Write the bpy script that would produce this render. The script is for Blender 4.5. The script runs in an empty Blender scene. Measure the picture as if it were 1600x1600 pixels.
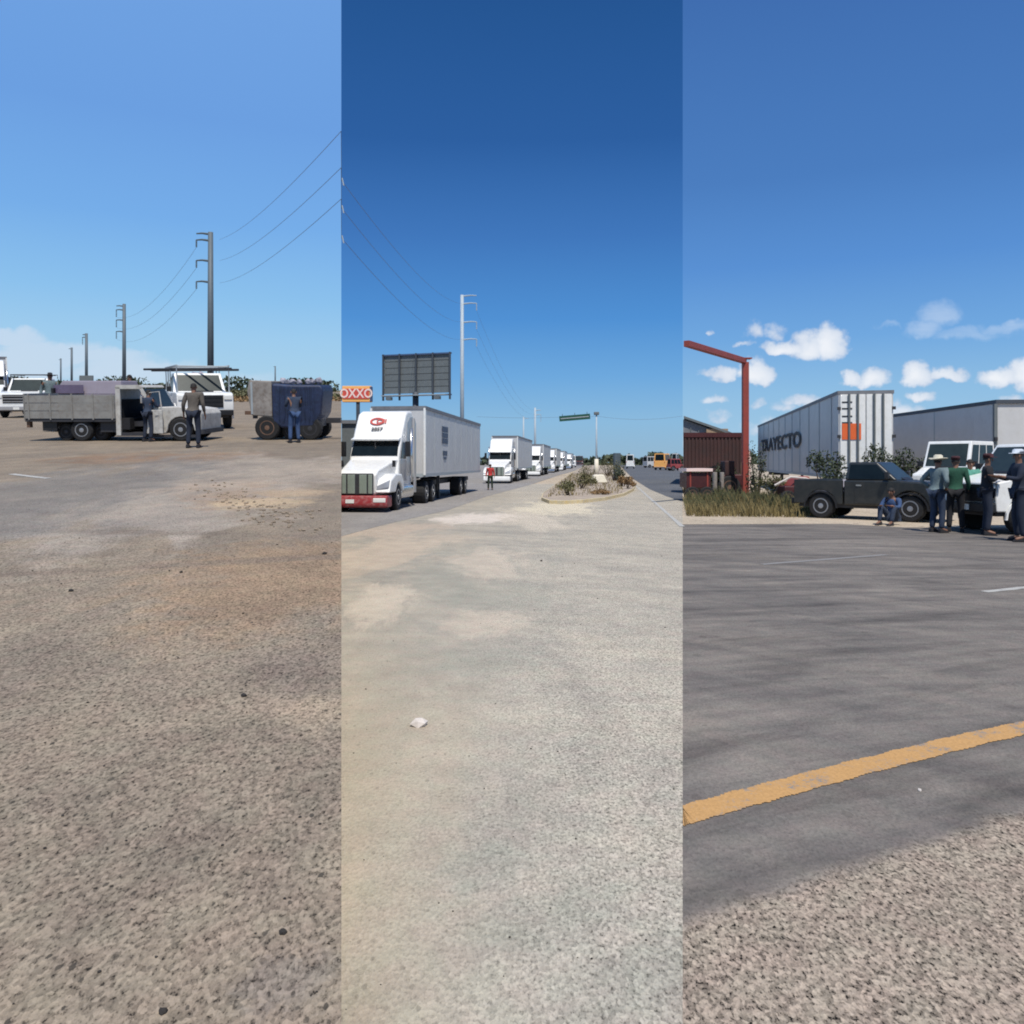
import bpy, math, random
from mathutils import Vector, Matrix, Euler
R = math.radians
random.seed(7)
S = bpy.context.scene
C = S.collection

# ------------------------------------------------------------------ camera
F = 1280.0            # focal length in photo pixels (1600 px wide)
HZ = 722.0            # horizon row of the level ground
EYE = 1.6
SLOPE = 116.0 / F     # the left-hand road climbs a steady gradient
SEAM = 266.7 / F
cam = bpy.data.cameras.new('camera')
co = bpy.data.objects.new('camera', cam); C.objects.link(co)
cam.sensor_width = 36; cam.lens = 36 * F / 1600
cam.shift_y = -(800 - HZ) / 1600
cam.clip_start = 0.05; cam.clip_end = 6000
co.location = (0, 0, EYE); co.rotation_euler = (R(90), 0, 0)
S.camera = co

# ------------------------------------------------------------------ view
S.view_settings.view_transform = 'Standard'; S.view_settings.look = 'None'
S.view_settings.gamma = 1; S.view_settings.use_curve_mapping = False
S.view_settings.exposure = 0
S.render.engine = 'CYCLES'
S.cycles.max_bounces = 5; S.cycles.filter_width = 1.9
S.cycles.use_denoising = True; S.cycles.denoiser = 'OPENIMAGEDENOISE'; S.cycles.denoising_prefilter = 'FAST'

# ------------------------------------------------------------------ node helper
class NT:
    def __init__(s, tree): s.t = tree; s.n = tree.nodes; s.l = tree.links
    def new(s, typ, ins=None, **kw):
        n = s.n.new(typ)
        for k, v in kw.items(): setattr(n, k, v)
        for k, v in (ins or {}).items(): s.put(n.inputs[k], v)
        return n
    def put(s, sock, v):
        if isinstance(v, bpy.types.NodeSocket): s.l.new(v, sock)
        elif isinstance(v, bpy.types.Node): s.l.new(v.outputs[0], sock)
        else:
            if isinstance(v, (tuple, list)) and len(v) == 3 and sock.type == 'RGBA': v = (*v, 1)
            sock.default_value = v
    def m(s, op, a, b=0.0, c=None, clamp=False):
        n = s.n.new('ShaderNodeMath'); n.operation = op; n.use_clamp = clamp
        s.put(n.inputs[0], a); s.put(n.inputs[1], b)
        if c is not None: s.put(n.inputs[2], c)
        return n.outputs[0]
    def sm(s, x, a, b):      # smoothstep a..b -> 0..1
        n = s.n.new('ShaderNodeMapRange'); n.interpolation_type = 'SMOOTHSTEP'
        s.put(n.inputs[0], x); n.inputs[1].default_value = a; n.inputs[2].default_value = b
        return n.outputs[0]
    def mix(s, f, a, b, mode='MIX'):
        n = s.n.new('ShaderNodeMix'); n.data_type = 'RGBA'; n.blend_type = mode
        s.put(n.inputs[0], f); s.put(n.inputs[6], a); s.put(n.inputs[7], b)
        return n.outputs[2]
    def ramp(s, f, stops):
        n = s.n.new('ShaderNodeValToRGB'); e = n.color_ramp.elements
        while len(e) < len(stops): e.new(0.5)
        for el, (p, c) in zip(e, stops):
            el.position = p; el.color = (*c, 1) if len(c) == 3 else c
        s.put(n.inputs[0], f)
        return n.outputs[0]

def lin(r, g, b):
    f = lambda c: (c/255/12.92) if c/255 <= 0.04045 else ((c/255+0.055)/1.055)**2.4
    return (f(r), f(g), f(b))

# ------------------------------------------------------------------ sky
SUN_EL, SUN_H = 62.0, Vector((0.212, -1.0, 0)).normalized()
W = bpy.data.worlds.new('World'); S.world = W; W.use_nodes = True
w = NT(W.node_tree); W.node_tree.nodes.clear()
tc = w.new('ShaderNodeTexCoord')
sep = w.new('ShaderNodeSeparateXYZ', {0: tc.outputs['Generated']})
x, y, z = sep.outputs
yp = w.m('MAXIMUM', y, 0.02)
u = w.m('DIVIDE', x, yp); v = w.m('DIVIDE', z, yp)
front = w.m('GREATER_THAN', y, 0.0)
side = w.sm(x, -0.6, 0.6)
wR = w.m('ADD', w.m('MULTIPLY', front, w.m('GREATER_THAN', u, SEAM)), w.m('MULTIPLY', w.m('SUBTRACT', 1.0, front), side))
wL = w.m('ADD', w.m('MULTIPLY', front, w.m('LESS_THAN', u, -SEAM)), w.m('MULTIPLY', w.m('SUBTRACT', 1.0, front), w.m('SUBTRACT', 1.0, side)))
# height above the horizon as seen in front; true elevation elsewhere
horiz = w.m('SQRT', w.m('ADD', w.m('MULTIPLY', x, x), w.m('MULTIPLY', y, y)))
h = w.m('DIVIDE', z, w.m('MAXIMUM', horiz, 0.02))
hf = w.m('ADD', w.m('MULTIPLY', front, v), w.m('MULTIPLY', w.m('SUBTRACT', 1.0, front), h))
hh = w.m('DIVIDE', w.m('MINIMUM', hf, h), 0.7)       # 0..1 up to 35 degrees
hh = w.m('DIVIDE', h, 0.6)
def g(stops): return [((HZ - py) / F / 0.6, lin(*c)) for py, c in sorted(stops, key=lambda s: -s[0])]
SKY_L = w.ramp(hh, g([(722,(178,208,228)), (590,(168,208,234)), (540,(158,204,238)), (480,(140,194,238)), (370,(118,174,234)), (220,(108,160,226)), (0,(112,162,226))]))
SKY_C = w.ramp(hh, g([(722,(150,184,208)), (660,(138,186,222)), (590,(108,168,222)), (500,(78,144,212)), (370,(62,118,188)), (220,(42,94,161)), (0,(34,84,146))]))
SKY_R = w.ramp(hh, g([(722,(168,205,228)), (620,(142,190,228)), (540,(112,168,224)), (430,(88,144,212)), (300,(74,125,192)), (0,(62,108,175))]))
sky = w.mix(wR, w.mix(wL, SKY_C, SKY_L), SKY_R)
sky = w.mix(w.m('MULTIPLY', w.sm(h, 0.6, 3.0), 0.6), sky, lin(30,70,130))     # the sky deepens toward the zenith
# clouds: soft lobed shapes low in the sky
cv = w.new('ShaderNodeCombineXYZ', {0: u, 1: v, 2: 0.0})
n1 = w.new('ShaderNodeTexNoise', {'Vector': cv.outputs[0], 'Scale': 30.0, 'Detail': 5.0, 'Roughness': 0.55})
n2 = w.new('ShaderNodeTexNoise', {'Vector': cv.outputs[0], 'Scale': 75.0, 'Detail': 4.0, 'Roughness': 0.6})
ns = w.new('ShaderNodeSeparateColor', {0: n1.outputs[1]})
ud = w.m('ADD', u, w.m('MULTIPLY', w.m('SUBTRACT', ns.outputs[0], 0.5), 0.042))
vd = w.m('ADD', v, w.m('MULTIPLY', w.m('SUBTRACT', ns.outputs[1], 0.5), 0.034))
def cloud(cx, cy, rx, ry, s=1.0, flat=1.9):
    a = w.m('DIVIDE', w.m('SUBTRACT', ud, (cx - 800) / F), rx / F)
    b = w.m('SUBTRACT', vd, (HZ - cy) / F)
    b = w.m('MAXIMUM', w.m('DIVIDE', b, ry / F), w.m('DIVIDE', b, -ry / F / flat))
    d = w.m('SUBTRACT', 1.0, w.m('ADD', w.m('MULTIPLY', a, a), w.m('MULTIPLY', b, b)))
    return w.m('MULTIPLY', w.m('MAXIMUM', d, 0.0), s)
puffs = [(1228,547,50,20), (1262,548,48,32), (1297,543,30,45), (1180,519,22,26,.55), (1208,522,24,22,.5), (1130,587,52,16,.8), (1185,586,30,26),
         (1330,598,20,20,.9), (1362,598,36,26), (1432,590,30,30), (1478,589,44,17,.9), (1562,594,44,24), (1606,592,40,42), (1440,622,24,14,.8),
         (1255,630,44,18,.7), (1225,640,30,16,.5), (1118,628,26,11,.6), (1122,652,30,14,.45), (1182,632,16,14,.5), (1584,622,22,10,.6),
         (1108,515,8,8,.5), (1160,538,20,8,.5), (1410,650,60,22,.7), (1090,690,90,30,.5), (1210,670,60,20,.5)]
acc = None
for p in puffs:
    c_ = cloud(*p); acc = c_ if acc is None else w.m('MAXIMUM', acc, c_)
dens = w.m('ADD', acc, w.m('MULTIPLY', w.m('SUBTRACT', n2.outputs[0], 0.5), 0.75))
puff = w.m('MULTIPLY', w.sm(dens, 0.06, 0.72), w.sm(acc, 0.0, 0.12))
puff = w.m('MULTIPLY', w.m('MULTIPLY', puff, wR), w.m('MULTIPLY', front, 0.93))
# thin streaks
st = w.new('ShaderNodeMapping', {0: cv.outputs[0], 'Rotation': (0, 0, R(-9)), 'Scale': (9, 60, 1)})
n3 = w.new('ShaderNodeTexNoise', {'Vector': st.outputs[0], 'Scale': 1.0, 'Detail': 5.0, 'Roughness': 0.6})
wis = None
for p in [(1465,492,44,24,.9,1), (1448,512,36,18,.9,1), (1510,522,70,14,.7,1), (1575,512,60,13,.8,1), (1390,508,30,5,.5,1), (1540,520,110,12,.4,1)]:
    c_ = cloud(*p); wis = c_ if wis is None else w.m('MAXIMUM', wis, c_)
wisp = w.m('MULTIPLY', w.m('MULTIPLY', w.sm(w.m('MULTIPLY', wis, w.m('ADD', n3.outputs[0], 0.25)), 0.05, 0.8), wR), w.m('MULTIPLY', front, 0.5))
bank = None
for p in [(10,530,70,20,.9,1.6), (75,548,95,26,1,1.6), (150,562,110,20,.8,1.6), (30,572,120,34,.9,1), (205,580,130,28,.75,1), (330,596,160,20,.4,1), (-80,545,80,40,.9,1)]:
    c_ = cloud(*p); bank = c_ if bank is None else w.m('MAXIMUM', bank, c_)
bk = w.m('MULTIPLY', w.m('MULTIPLY', w.sm(w.m('MULTIPLY', bank, w.m('ADD', n3.outputs[0], 0.35)), 0.02, 0.55), wL), w.m('MULTIPLY', front, 0.62))
shade = w.m('ADD', w.m('MULTIPLY', n1.outputs[0], 0.5), w.m('MULTIPLY', w.m('MULTIPLY', acc, acc), 0.45), clamp=True)
ccol = w.ramp(shade, [(0.25, lin(205,215,232)), (0.45, lin(222,230,242)), (0.75, lin(246,248,252))])
sky = w.mix(bk, sky, lin(212,224,240))
sky = w.mix(wisp, sky, lin(205,222,244))
sky = w.mix(puff, sky, ccol)
nish = w.new('ShaderNodeTexSky'); nish.sky_type = 'NISHITA'; nish.sun_disc = False
nish.sun_elevation = R(SUN_EL); nish.sun_rotation = math.atan2(SUN_H.x, SUN_H.y)
tint = w.mix(1.0, sky, (10, 10, 10), 'MULTIPLY')
final = w.mix(0.97, nish.outputs[0], tint)
bg = w.new('ShaderNodeBackground', {0: final, 1: 0.1})
out = w.new('ShaderNodeOutputWorld', {0: bg.outputs[0]})

# ------------------------------------------------------------------ sun
sl = bpy.data.lights.new('sun', 'SUN'); sl.energy = 4.9; sl.angle = R(0.5); sl.color = (1.0, 0.945, 0.85)
so = bpy.data.objects.new('sun', sl); C.objects.link(so)
sd = Vector((SUN_H.x * math.cos(R(SUN_EL)), SUN_H.y * math.cos(R(SUN_EL)), math.sin(R(SUN_EL))))
so.rotation_euler = sd.to_track_quat('Z', 'Y').to_euler(); so.location = (0, -20, 60)

# ------------------------------------------------------------------ placing
def gz(X, Y):      # ground height: the road on the left climbs, the rest is level
    return SLOPE * Y if (Y > 0 and X < -SEAM * Y) else 0.0
def P(px, py, Y): return Vector(((px - 800) / F * Y, Y, EYE + (HZ - py) / F * Y))
def G(px, py):     # level ground
    Y = EYE * F / (py - HZ); return Vector(((px - 800) / F * Y, Y, 0))
def GL(px, py):    # climbing road on the left
    Y = EYE * F / (py - 606); return Vector(((px - 800) / F * Y, Y, SLOPE * Y))
def XY(px, Y, left=False):
    X = (px - 800) / F * Y; return Vector((X, Y, SLOPE * Y if left else 0))

# ------------------------------------------------------------------ materials
M = {}
def mat(name, col, rough=0.6, metal=0.0, var=0.12, scale=3.0, dirt=None, dirt_amt=0.0, coat=0.0, bump=0.0, spec=0.5):
    m = bpy.data.materials.new(name); m.use_nodes = True
    t = NT(m.node_tree); b = t.n['Principled BSDF']
    tcn = t.new('ShaderNodeTexCoord')
    no = t.new('ShaderNodeTexNoise', {'Vector': tcn.outputs['Object'], 'Scale': scale, 'Detail': 5.0, 'Roughness': 0.6})
    c1 = tuple(c * (1 - var) for c in col); c2 = tuple(min(1, c * (1 + var)) for c in col)
    cc = t.ramp(no.outputs[0], [(0.3, c1), (0.7, c2)])
    if dirt:
        n2 = t.new('ShaderNodeTexNoise', {'Vector': tcn.outputs['Object'], 'Scale': scale * 2.7, 'Detail': 7.0, 'Roughness': 0.7})
        f = t.m('MULTIPLY', t.sm(n2.outputs[0], 0.42, 0.72), dirt_amt)
        cc = t.mix(f, cc, dirt)
    t.put(b.inputs['Base Color'], cc)
    b.inputs['Roughness'].default_value = rough; b.inputs['Metallic'].default_value = metal
    b.inputs['Coat Weight'].default_value = coat; b.inputs['Specular IOR Level'].default_value = spec
    if bump:
        bn = t.new('ShaderNodeBump', {'Strength': bump, 'Distance': 0.02, 'Height': no.outputs[0]})
        t.put(b.inputs['Normal'], bn.outputs[0])
    M[name] = m
    return m
mat('white_paint', (.76,.76,.74), .35, var=.04, coat=.2, scale=2.0, dirt=(.36,.33,.28), dirt_amt=.22)
mat('trailer_white_shaded', (.50,.50,.50), .45, var=.05, scale=1.2, dirt=(.4,.38,.34), dirt_amt=.22)  # white skin greyed in the base colour to stand for its shaded side
mat('old_white_shaded', (.50,.49,.46), .5, var=.10, scale=2, dirt=(.16,.13,.10), dirt_amt=.5)  # dulled and dirtied in colour, partly standing in for the shaded near side
mat('bed_shaded_paint', (.24,.235,.22), .6, var=.12, scale=2, dirt=(.13,.10,.08), dirt_amt=.5)  # dirty bed grey, with near-side shade put into the colour
mat('trailer_grey', (.38,.39,.41), .5, var=.06, scale=1.2, dirt=(.25,.24,.22), dirt_amt=.3)
mat('trailer_cream', (.50,.47,.42), .5, var=.06, scale=1.2, dirt=(.3,.27,.22), dirt_amt=.3)
mat('silver_paint', (.36,.36,.37), .35, metal=.2, var=.05, coat=.3)
mat('lilac_paint', (.25,.22,.26), .4, var=.06)
mat('dark_green_paint', (.016,.018,.018), .4, var=.12, coat=.2, dirt=(.07,.06,.05), dirt_amt=.3)
mat('maroon_paint', (.06,.013,.013), .5, var=.2)
mat('glass', (.006,.010,.012), .15, var=.3, spec=.22)
mat('blue_glass', (.024,.034,.033), .28, var=.2, spec=.3)
mat('rubber', (.012,.012,.013), .85, var=.3, scale=20)
mat('steel', (.35,.36,.38), .4, metal=.7, var=.15)
mat('chrome', (.62,.64,.66), .18, metal=.9, var=.05)
mat('dark_metal', (.03,.03,.035), .6, var=.3)
mat('black_plastic', (.012,.012,.014), .5, var=.3)
mat('lamp', (.75,.75,.72), .15, var=.05)
mat('amber', (.6,.2,.03), .3); mat('red_lamp', (.35,.02,.015), .3)
mat('bumper_red', (.26,.025,.03), .45, var=.15, dirt=(.5,.42,.4), dirt_amt=.3)
mat('grille_green', (.30,.35,.29), .4, metal=.3, var=.1)
mat('galvanised', (.36,.40,.42), .55, metal=.2, var=.08)
mat('pole_dark', (.085,.11,.13), .6, var=.1)
mat('pole_pale', (.34,.40,.45), .6, var=.08)
mat('wire', (.14,.19,.27), .6)
mat('board_grey', (.125,.14,.145), .6, var=.12)
mat('board_rib', (.05,.06,.075), .6, var=.1)
mat('board_edge', (.05,.08,.16), .6)
mat('sign_red', (.58,.07,.05), .45, var=.05); mat('sign_yellow', (.85,.42,.12), .5, var=.05)
mat('sign_white', (.82,.62,.56), .5, var=.03)
mat('sign_green', (.012,.07,.045), .5, var=.1)
mat('frame_red', (.27,.045,.03), .55, var=.12, dirt=(.16,.05,.04), dirt_amt=.4)
mat('container_red', (.045,.016,.014), .7, var=.25, scale=1, dirt=(.03,.02,.02), dirt_amt=.6)
mat('rust', (.13,.075,.05), .8, var=.35, scale=4)
mat('roof_grey', (.16,.165,.18), .6, var=.15)
mat('roof_tan', (.32,.22,.14), .8, var=.2)
mat('orange', (.72,.13,.03), .5, var=.06)
mat('print_dark', (.018,.022,.03), .6); mat('print_blue', (.05,.075,.12), .6); mat('print_red', (.45,.05,.04), .6)
mat('tank_grey', (.25,.23,.21), .7, var=.25, scale=3, dirt=(.10,.06,.04), dirt_amt=.6)
mat('tarp_blue', (.010,.018,.055), .6, var=.35, scale=5, dirt=(.03,.08,.16), dirt_amt=.35)
mat('scrap_pale', (.26,.25,.29), .7, var=.4, scale=8)
mat('leaf_dark', (.040,.055,.026), .75, var=.5, scale=6); mat('leaf_olive', (.11,.105,.045), .8, var=.35, scale=5)
mat('leaf_dry', (.24,.15,.07), .85, var=.3, scale=6); mat('grass_dry', (.185,.145,.06), .85, var=.35, scale=1.5)
mat('grass_green', (.085,.085,.035), .85, var=.3, scale=1.5); mat('bark', (.07,.05,.035), .9, var=.3)
mat('kerb', (.58,.50,.34), .85, var=.15, scale=2, dirt=(.62,.45,.14), dirt_amt=.7)
mat('median_soil', (.33,.27,.21), .95, var=.2, scale=1.2, bump=.3)
mat('concrete_white', (.66,.61,.50), .85, var=.1)
mat('stone_dark', (.025,.022,.02), .9, var=.4, scale=8); mat('stone_pale', (.55,.50,.46), .9, var=.12, scale=10)
mat('embankment', (.24,.19,.14), .95, var=.25, scale=.8, bump=.6)
mat('skin', (.19,.095,.06), .6, var=.1, scale=8); mat('hair', (.012,.010,.009), .8, var=.3)
for nm, c in dict(cloth_tan=(.085,.075,.065), cloth_navy=(.012,.018,.035), cloth_jeans=(.022,.035,.065), cloth_blue=(.035,.07,.16),
                  cloth_green=(.010,.06,.036), cloth_mint=(.08,.26,.20), cloth_grey=(.12,.16,.17), cloth_black=(.012,.012,.016),
                  cloth_red=(.45,.035,.035), cloth_maroon=(.045,.012,.016), cloth_straw=(.50,.47,.38), cloth_white=(.5,.55,.62), cloth_dgreen=(.02,.035,.02)).items():
    mat(nm, c, .9, var=.18, scale=12, bump=.4)

def ground_mat(name, A, B, D, big=0.22, streak=(1, .25), speck=55.0, speck_amt=.35, dots=14.0, dots_amt=.8, extra=None, rough=.93):
    m = bpy.data.materials.new(name); m.use_nodes = True
    t = NT(m.node_tree); b = t.n['Principled BSDF']
    o = t.new('ShaderNodeTexCoord').outputs['Object']
    mp = t.new('ShaderNodeMapping', {0: o, 'Scale': (streak[0], streak[1], 1), 'Rotation': (0, 0, R(25))})
    nb = t.new('ShaderNodeTexNoise', {'Vector': o, 'Scale': big, 'Detail': 6.0, 'Roughness': .62, 'Distortion': .6})
    nst = t.new('ShaderNodeTexNoise', {'Vector': mp.outputs[0], 'Scale': .9, 'Detail': 6.0, 'Roughness': .6, 'Distortion': 1.2})
    nm = t.new('ShaderNodeTexNoise', {'Vector': o, 'Scale': 3.0, 'Detail': 5.0, 'Roughness': .6})
    c = t.mix(t.sm(nb.outputs[0], .36, .64), A, B)
    c = t.mix(t.m('MULTIPLY', t.sm(nst.outputs[0], .45, .72), .6), c, D)
    if extra: c = extra(t, o, c, nst.outputs[0], nm.outputs[0])
    amt_mod = None
    if isinstance(c, tuple): c, amt_mod = c
    c = t.mix(1.0, c, t.ramp(nm.outputs[0], [(.3, (.9,.9,.9)), (.7, (1.08,1.08,1.08))]), 'MULTIPLY')
    # crushed stone: two sizes of chips
    os_ = t.new('ShaderNodeMapping', {0: o, 'Scale': (1, .62, 1)}).outputs[0]      # stones lie slightly elongated along the rolling direction
    v1 = t.new('ShaderNodeTexVoronoi', {'Vector': os_, 'Scale': speck * 1.15, 'Randomness': 1.0})
    v1s = t.new('ShaderNodeSeparateColor', {0: v1.outputs['Color']})
    nf = t.new('ShaderNodeTexNoise', {'Vector': os_, 'Scale': speck * 1.1, 'Detail': 3.0, 'Roughness': .7})
    gap = t.m('SUBTRACT', 1.0, t.sm(nf.outputs[0], .34, .46))        # dark hollows between the stones
    chip = t.m('SUBTRACT', t.m('ADD', t.m('MULTIPLY', t.m('SUBTRACT', v1s.outputs[0], .5), .8), t.m('MULTIPLY', t.m('SUBTRACT', nf.outputs[0], .42), 2.2)), t.m('MULTIPLY', gap, .55))
    am = speck_amt if amt_mod is None else t.m('MULTIPLY', amt_mod, speck_amt)
    k = t.m('ADD', 1.0, t.m('MULTIPLY', chip, am))
    kk = t.new('ShaderNodeCombineColor', {0: k, 1: k, 2: k})
    c = t.mix(1.0, c, kk.outputs[0], 'MULTIPLY')
    v2 = t.new('ShaderNodeTexVoronoi', {'Vector': t.new('ShaderNodeVectorMath', {0: os_, 1: t.new('ShaderNodeVectorMath', {0: nf.outputs[1], 'Scale': .016}, operation='SCALE').outputs[0]}, operation='ADD').outputs[0], 'Scale': dots, 'Randomness': 1.0})
    v2s = t.new('ShaderNodeSeparateColor', {0: v2.outputs['Color']})
    rad = t.m('SUBTRACT', t.m('MULTIPLY', t.m('POWER', v2s.outputs[1], 2.2), .42), .06)
    spot = t.sm(t.m('SUBTRACT', rad, v2.outputs['Distance']), -.03, .05)
    c = t.mix(t.m('MULTIPLY', t.m('MULTIPLY', spot, dots_amt), t.m('ADD', .35, t.m('MULTIPLY', v2s.outputs[0], .65))), c, (.045,.04,.033))
    tn = t.new('ShaderNodeTexNoise', {'Vector': o, 'Scale': 7.0, 'Detail': 3.0})      # faint pink and green cast of mixed aggregate
    c = t.mix(1.0, c, t.ramp(tn.outputs[0], [(.35, (.985,1.015,1.0)), (.65, (1.02,.99,.995))]), 'MULTIPLY')
    t.put(b.inputs['Base Color'], c); b.inputs['Roughness'].default_value = rough
    b.inputs['Specular IOR Level'].default_value = .2
    bn = t.new('ShaderNodeBump', {'Strength': .5, 'Distance': .006, 'Height': t.m('ADD', v1.outputs['Distance'], nf.outputs[0])})
    t.put(b.inputs['Normal'], bn.outputs[0])
    M[name] = m

def tracks(t, o, c, centre, lo, hi, fr=2.0, fa=5.0):      # curved tyre smears: noise drawn out along arcs
    s = t.new('ShaderNodeSeparateXYZ', {0: o})
    dx = t.m('SUBTRACT', s.outputs[0], centre[0]); dy = t.m('SUBTRACT', s.outputs[1], centre[1])
    rr = t.m('SQRT', t.m('ADD', t.m('MULTIPLY', dx, dx), t.m('MULTIPLY', dy, dy)))
    an = t.m('ARCTAN2', dx, dy)
    v = t.new('ShaderNodeCombineXYZ', {0: t.m('MULTIPLY', rr, fr), 1: t.m('MULTIPLY', an, fa), 2: 0.0})
    n = t.new('ShaderNodeTexNoise', {'Vector': v.outputs[0], 'Scale': 1.0, 'Detail': 7.0, 'Roughness': .66, 'Distortion': .5})
    return t.mix(1.0, c, t.ramp(n.outputs[0], [(.30, (lo,lo,lo*1.02)), (.5, (1,1,1)), (.70, (hi,hi*.985,hi*.96))]), 'MULTIPLY')
def near_line(p, q):     # signed distance field (metres) left of the line p->q
    d = (q - p).normalized(); n = Vector((-d.y, d.x))
    return n.x, n.y, -(n.x * p.x + n.y * p.y)
def field(t, o, abc):
    s = t.new('ShaderNodeSeparateXYZ', {0: o})
    return t.m('ADD', t.m('ADD', t.m('MULTIPLY', s.outputs[0], abc[0]), t.m('MULTIPLY', s.outputs[1], abc[1])), abc[2])
def blob(t, o, c, r, wob, rot=0.0):      # worn patch of its own shape: 1 inside
    mp = t.new('ShaderNodeMapping', {0: o}, vector_type='TEXTURE')
    mp.inputs['Location'].default_value = (c[0], c[1], 0); mp.inputs['Rotation'].default_value = (0, 0, rot); mp.inputs['Scale'].default_value = (r[0], r[1], 1)
    s = t.new('ShaderNodeSeparateXYZ', {0: mp.outputs[0]})
    l = t.m('SQRT', t.m('ADD', t.m('MULTIPLY', s.outputs[0], s.outputs[0]), t.m('MULTIPLY', s.outputs[1], s.outputs[1])))
    nw = t.new('ShaderNodeTexNoise', {'Vector': mp.outputs[0], 'Scale': 2.2, 'Detail': 6.0, 'Roughness': .7, 'Distortion': .8})
    l = t.m('ADD', l, t.m('ADD', t.m('MULTIPLY', t.m('SUBTRACT', wob, .5), 1.2), t.m('MULTIPLY', t.m('SUBTRACT', nw.outputs[0], .5), 2.4)))
    return t.m('SUBTRACT', 1.0, t.sm(l, .45, 1.2))

a_ = Vector((.593, 2.852)); b_ = Vector((2.336, 3.737))
def right_extra(t, o, c, st, nm):
    f = field(t, o, near_line(a_, b_))                    # >0 on the far side
    f = t.m('ADD', f, t.m('MULTIPLY', t.m('SUBTRACT', nm, .5), .22))
    far = t.sm(f, -.07, .08)
    # crosswise tyre smears on the fine asphalt
    c = tracks(t, o, c, (9,-9), .55, 1.32, 1.7, 6)
    c = tracks(t, o, c, (4,-3), .78, 1.16, 5.0, 5)
    c = tracks(t, o, c, (-6,-2), .80, 1.16, 2.2, 4)
    c = tracks(t, o, c, (30,40), .84, 1.12, .8, 9)
    chipc = (.22,.18,.142)
    c = t.mix(far, chipc, c)
    return c, t.m('SUBTRACT', 2.5, t.m('MULTIPLY', far, 2.05))
def centre_extra(t, o, c, st, nm):
    s = t.new('ShaderNodeSeparateXYZ', {0: o})
    c = tracks(t, o, c, (-9,4), .84, 1.10, 1.6, 5)
    c = tracks(t, o, c, (7,30), .86, 1.08, 1.3, 9)
    sand = (.40,.338,.245)
    wx = t.m('ADD', s.outputs[0], t.m('MULTIPLY', t.m('SUBTRACT', st, .5), 1.2))
    m1 = t.m('MULTIPLY', t.m('SUBTRACT', 1.0, t.sm(wx, -.75, -.05)), t.m('SUBTRACT', 1.0, t.sm(s.outputs[1], 3.5, 8.0)))
    c = t.mix(t.m('MULTIPLY', m1, .65), c, sand)
    for ctr, r, rot, col, am in [((-1.05,23.5),(1.3,2.4),-.1,(.56,.49,.42),.9), ((-.5,13.5),(.7,2.4),.1,(.50,.42,.33),.5), ((-1.5,9.4),(.4,1.5),.1,(.50,.43,.34),.7),
                                 ((-.3,8.2),(.45,.7),0,(.50,.42,.33),.5), ((-2.4,14.5),(1.5,4),-.2,(.46,.37,.28),.6), ((.4,24),(1,5),.1,(.50,.43,.34),.5), ((1.6,29),(1.6,4.5),.0,(.50,.44,.33),.9), ((-2.9,19.5),(1.2,2.5),-.3,(.40,.32,.25),.7)]:
        c = t.mix(t.m('MULTIPLY', blob(t, o, ctr, r, st, rot), am), c, col)
    for ctr, r, rot in [((-1.05,15.2),(.6,1.4),0), ((-.15,9.9),(.9,1.1),.1), ((.2,2.9),(.34,.2),.5), ((-.1,3.25),(.26,.16),.9), ((.45,2.6),(.3,.15),.7), ((-.2,6.6),(.6,.5),.2), ((-1.0,11.5),(.5,2.2),.2)]:
        c = t.mix(t.m('MULTIPLY', blob(t, o, ctr, r, st, rot), .55), c, (.27,.26,.215))
    return c, t.m('ADD', .3, t.m('MULTIPLY', t.sm(wx, -.8, .7), 1.2))
def left_extra(t, o, c, st, nm):
    s = t.new('ShaderNodeSeparateXYZ', {0: o})
    for (px, py, rx, ry, rot, col, am) in [(260,790,1.8,3.4,.2,(.29,.25,.21),.8), (350,765,1.0,1.9,.3,(.30,.21,.14),.8), (405,786,.9,.6,0,(.40,.30,.19),.8), (460,770,.8,.5,0,(.36,.27,.18),.7), (250,715,2.4,1.6,.3,(.20,.135,.09),1), (500,900,1.8,2.0,0,(.23,.165,.11),1),
                                      (330,880,2.6,.16,.28,(.15,.12,.095),.6), (230,832,3.0,.16,-.12,(.15,.12,.095),.45), (380,735,2.6,4.0,.2,(.30,.255,.21),.7), (480,1040,.35,.5,.2,(.20,.16,.13),.6), (510,1110,.25,.35,.2,(.30,.235,.17),.5), (470,1040,.5,.35,-.2,(.15,.12,.095),.5),
                                      (90,770,2.0,7.0,.1,(.17,.155,.14),.8), (450,1530,.18,.15,0,(.14,.125,.11),.45)]:
        p = GL(px, py)
        c = t.mix(t.m('MULTIPLY', blob(t, o, (p.x, p.y), (rx, ry), st, rot), am), c, col)
    c = tracks(t, o, c, (6,8), .82, 1.14, 1.1, 9)
    c = tracks(t, o, c, (-30,10), .86, 1.10, .9, 14)
    mk = t.m('SUBTRACT', 1.0, t.sm(s.outputs[1], 5.0, 13.0))
    return c, t.m('ADD', .35, t.m('MULTIPLY', mk, .9))
ground_mat('hill_road', (.19,.155,.118), (.225,.182,.136), (.17,.14,.11), speck=60, speck_amt=.66, dots=34, dots_amt=.9, extra=left_extra)
ground_mat('pale_lot', (.315,.285,.235), (.35,.315,.258), (.28,.262,.22), speck=68, speck_amt=.5, dots=34, dots_amt=.32, extra=centre_extra)
ground_mat('grey_asphalt', (.142,.128,.116), (.162,.145,.13), (.126,.116,.107), speck=62, speck_amt=.52, dots=9, dots_amt=.25, extra=right_extra)
ground_mat('dirt', (.36,.30,.225), (.42,.35,.27), (.30,.25,.19), speck=20, speck_amt=.3, dots=5, dots_amt=.5)
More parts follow.
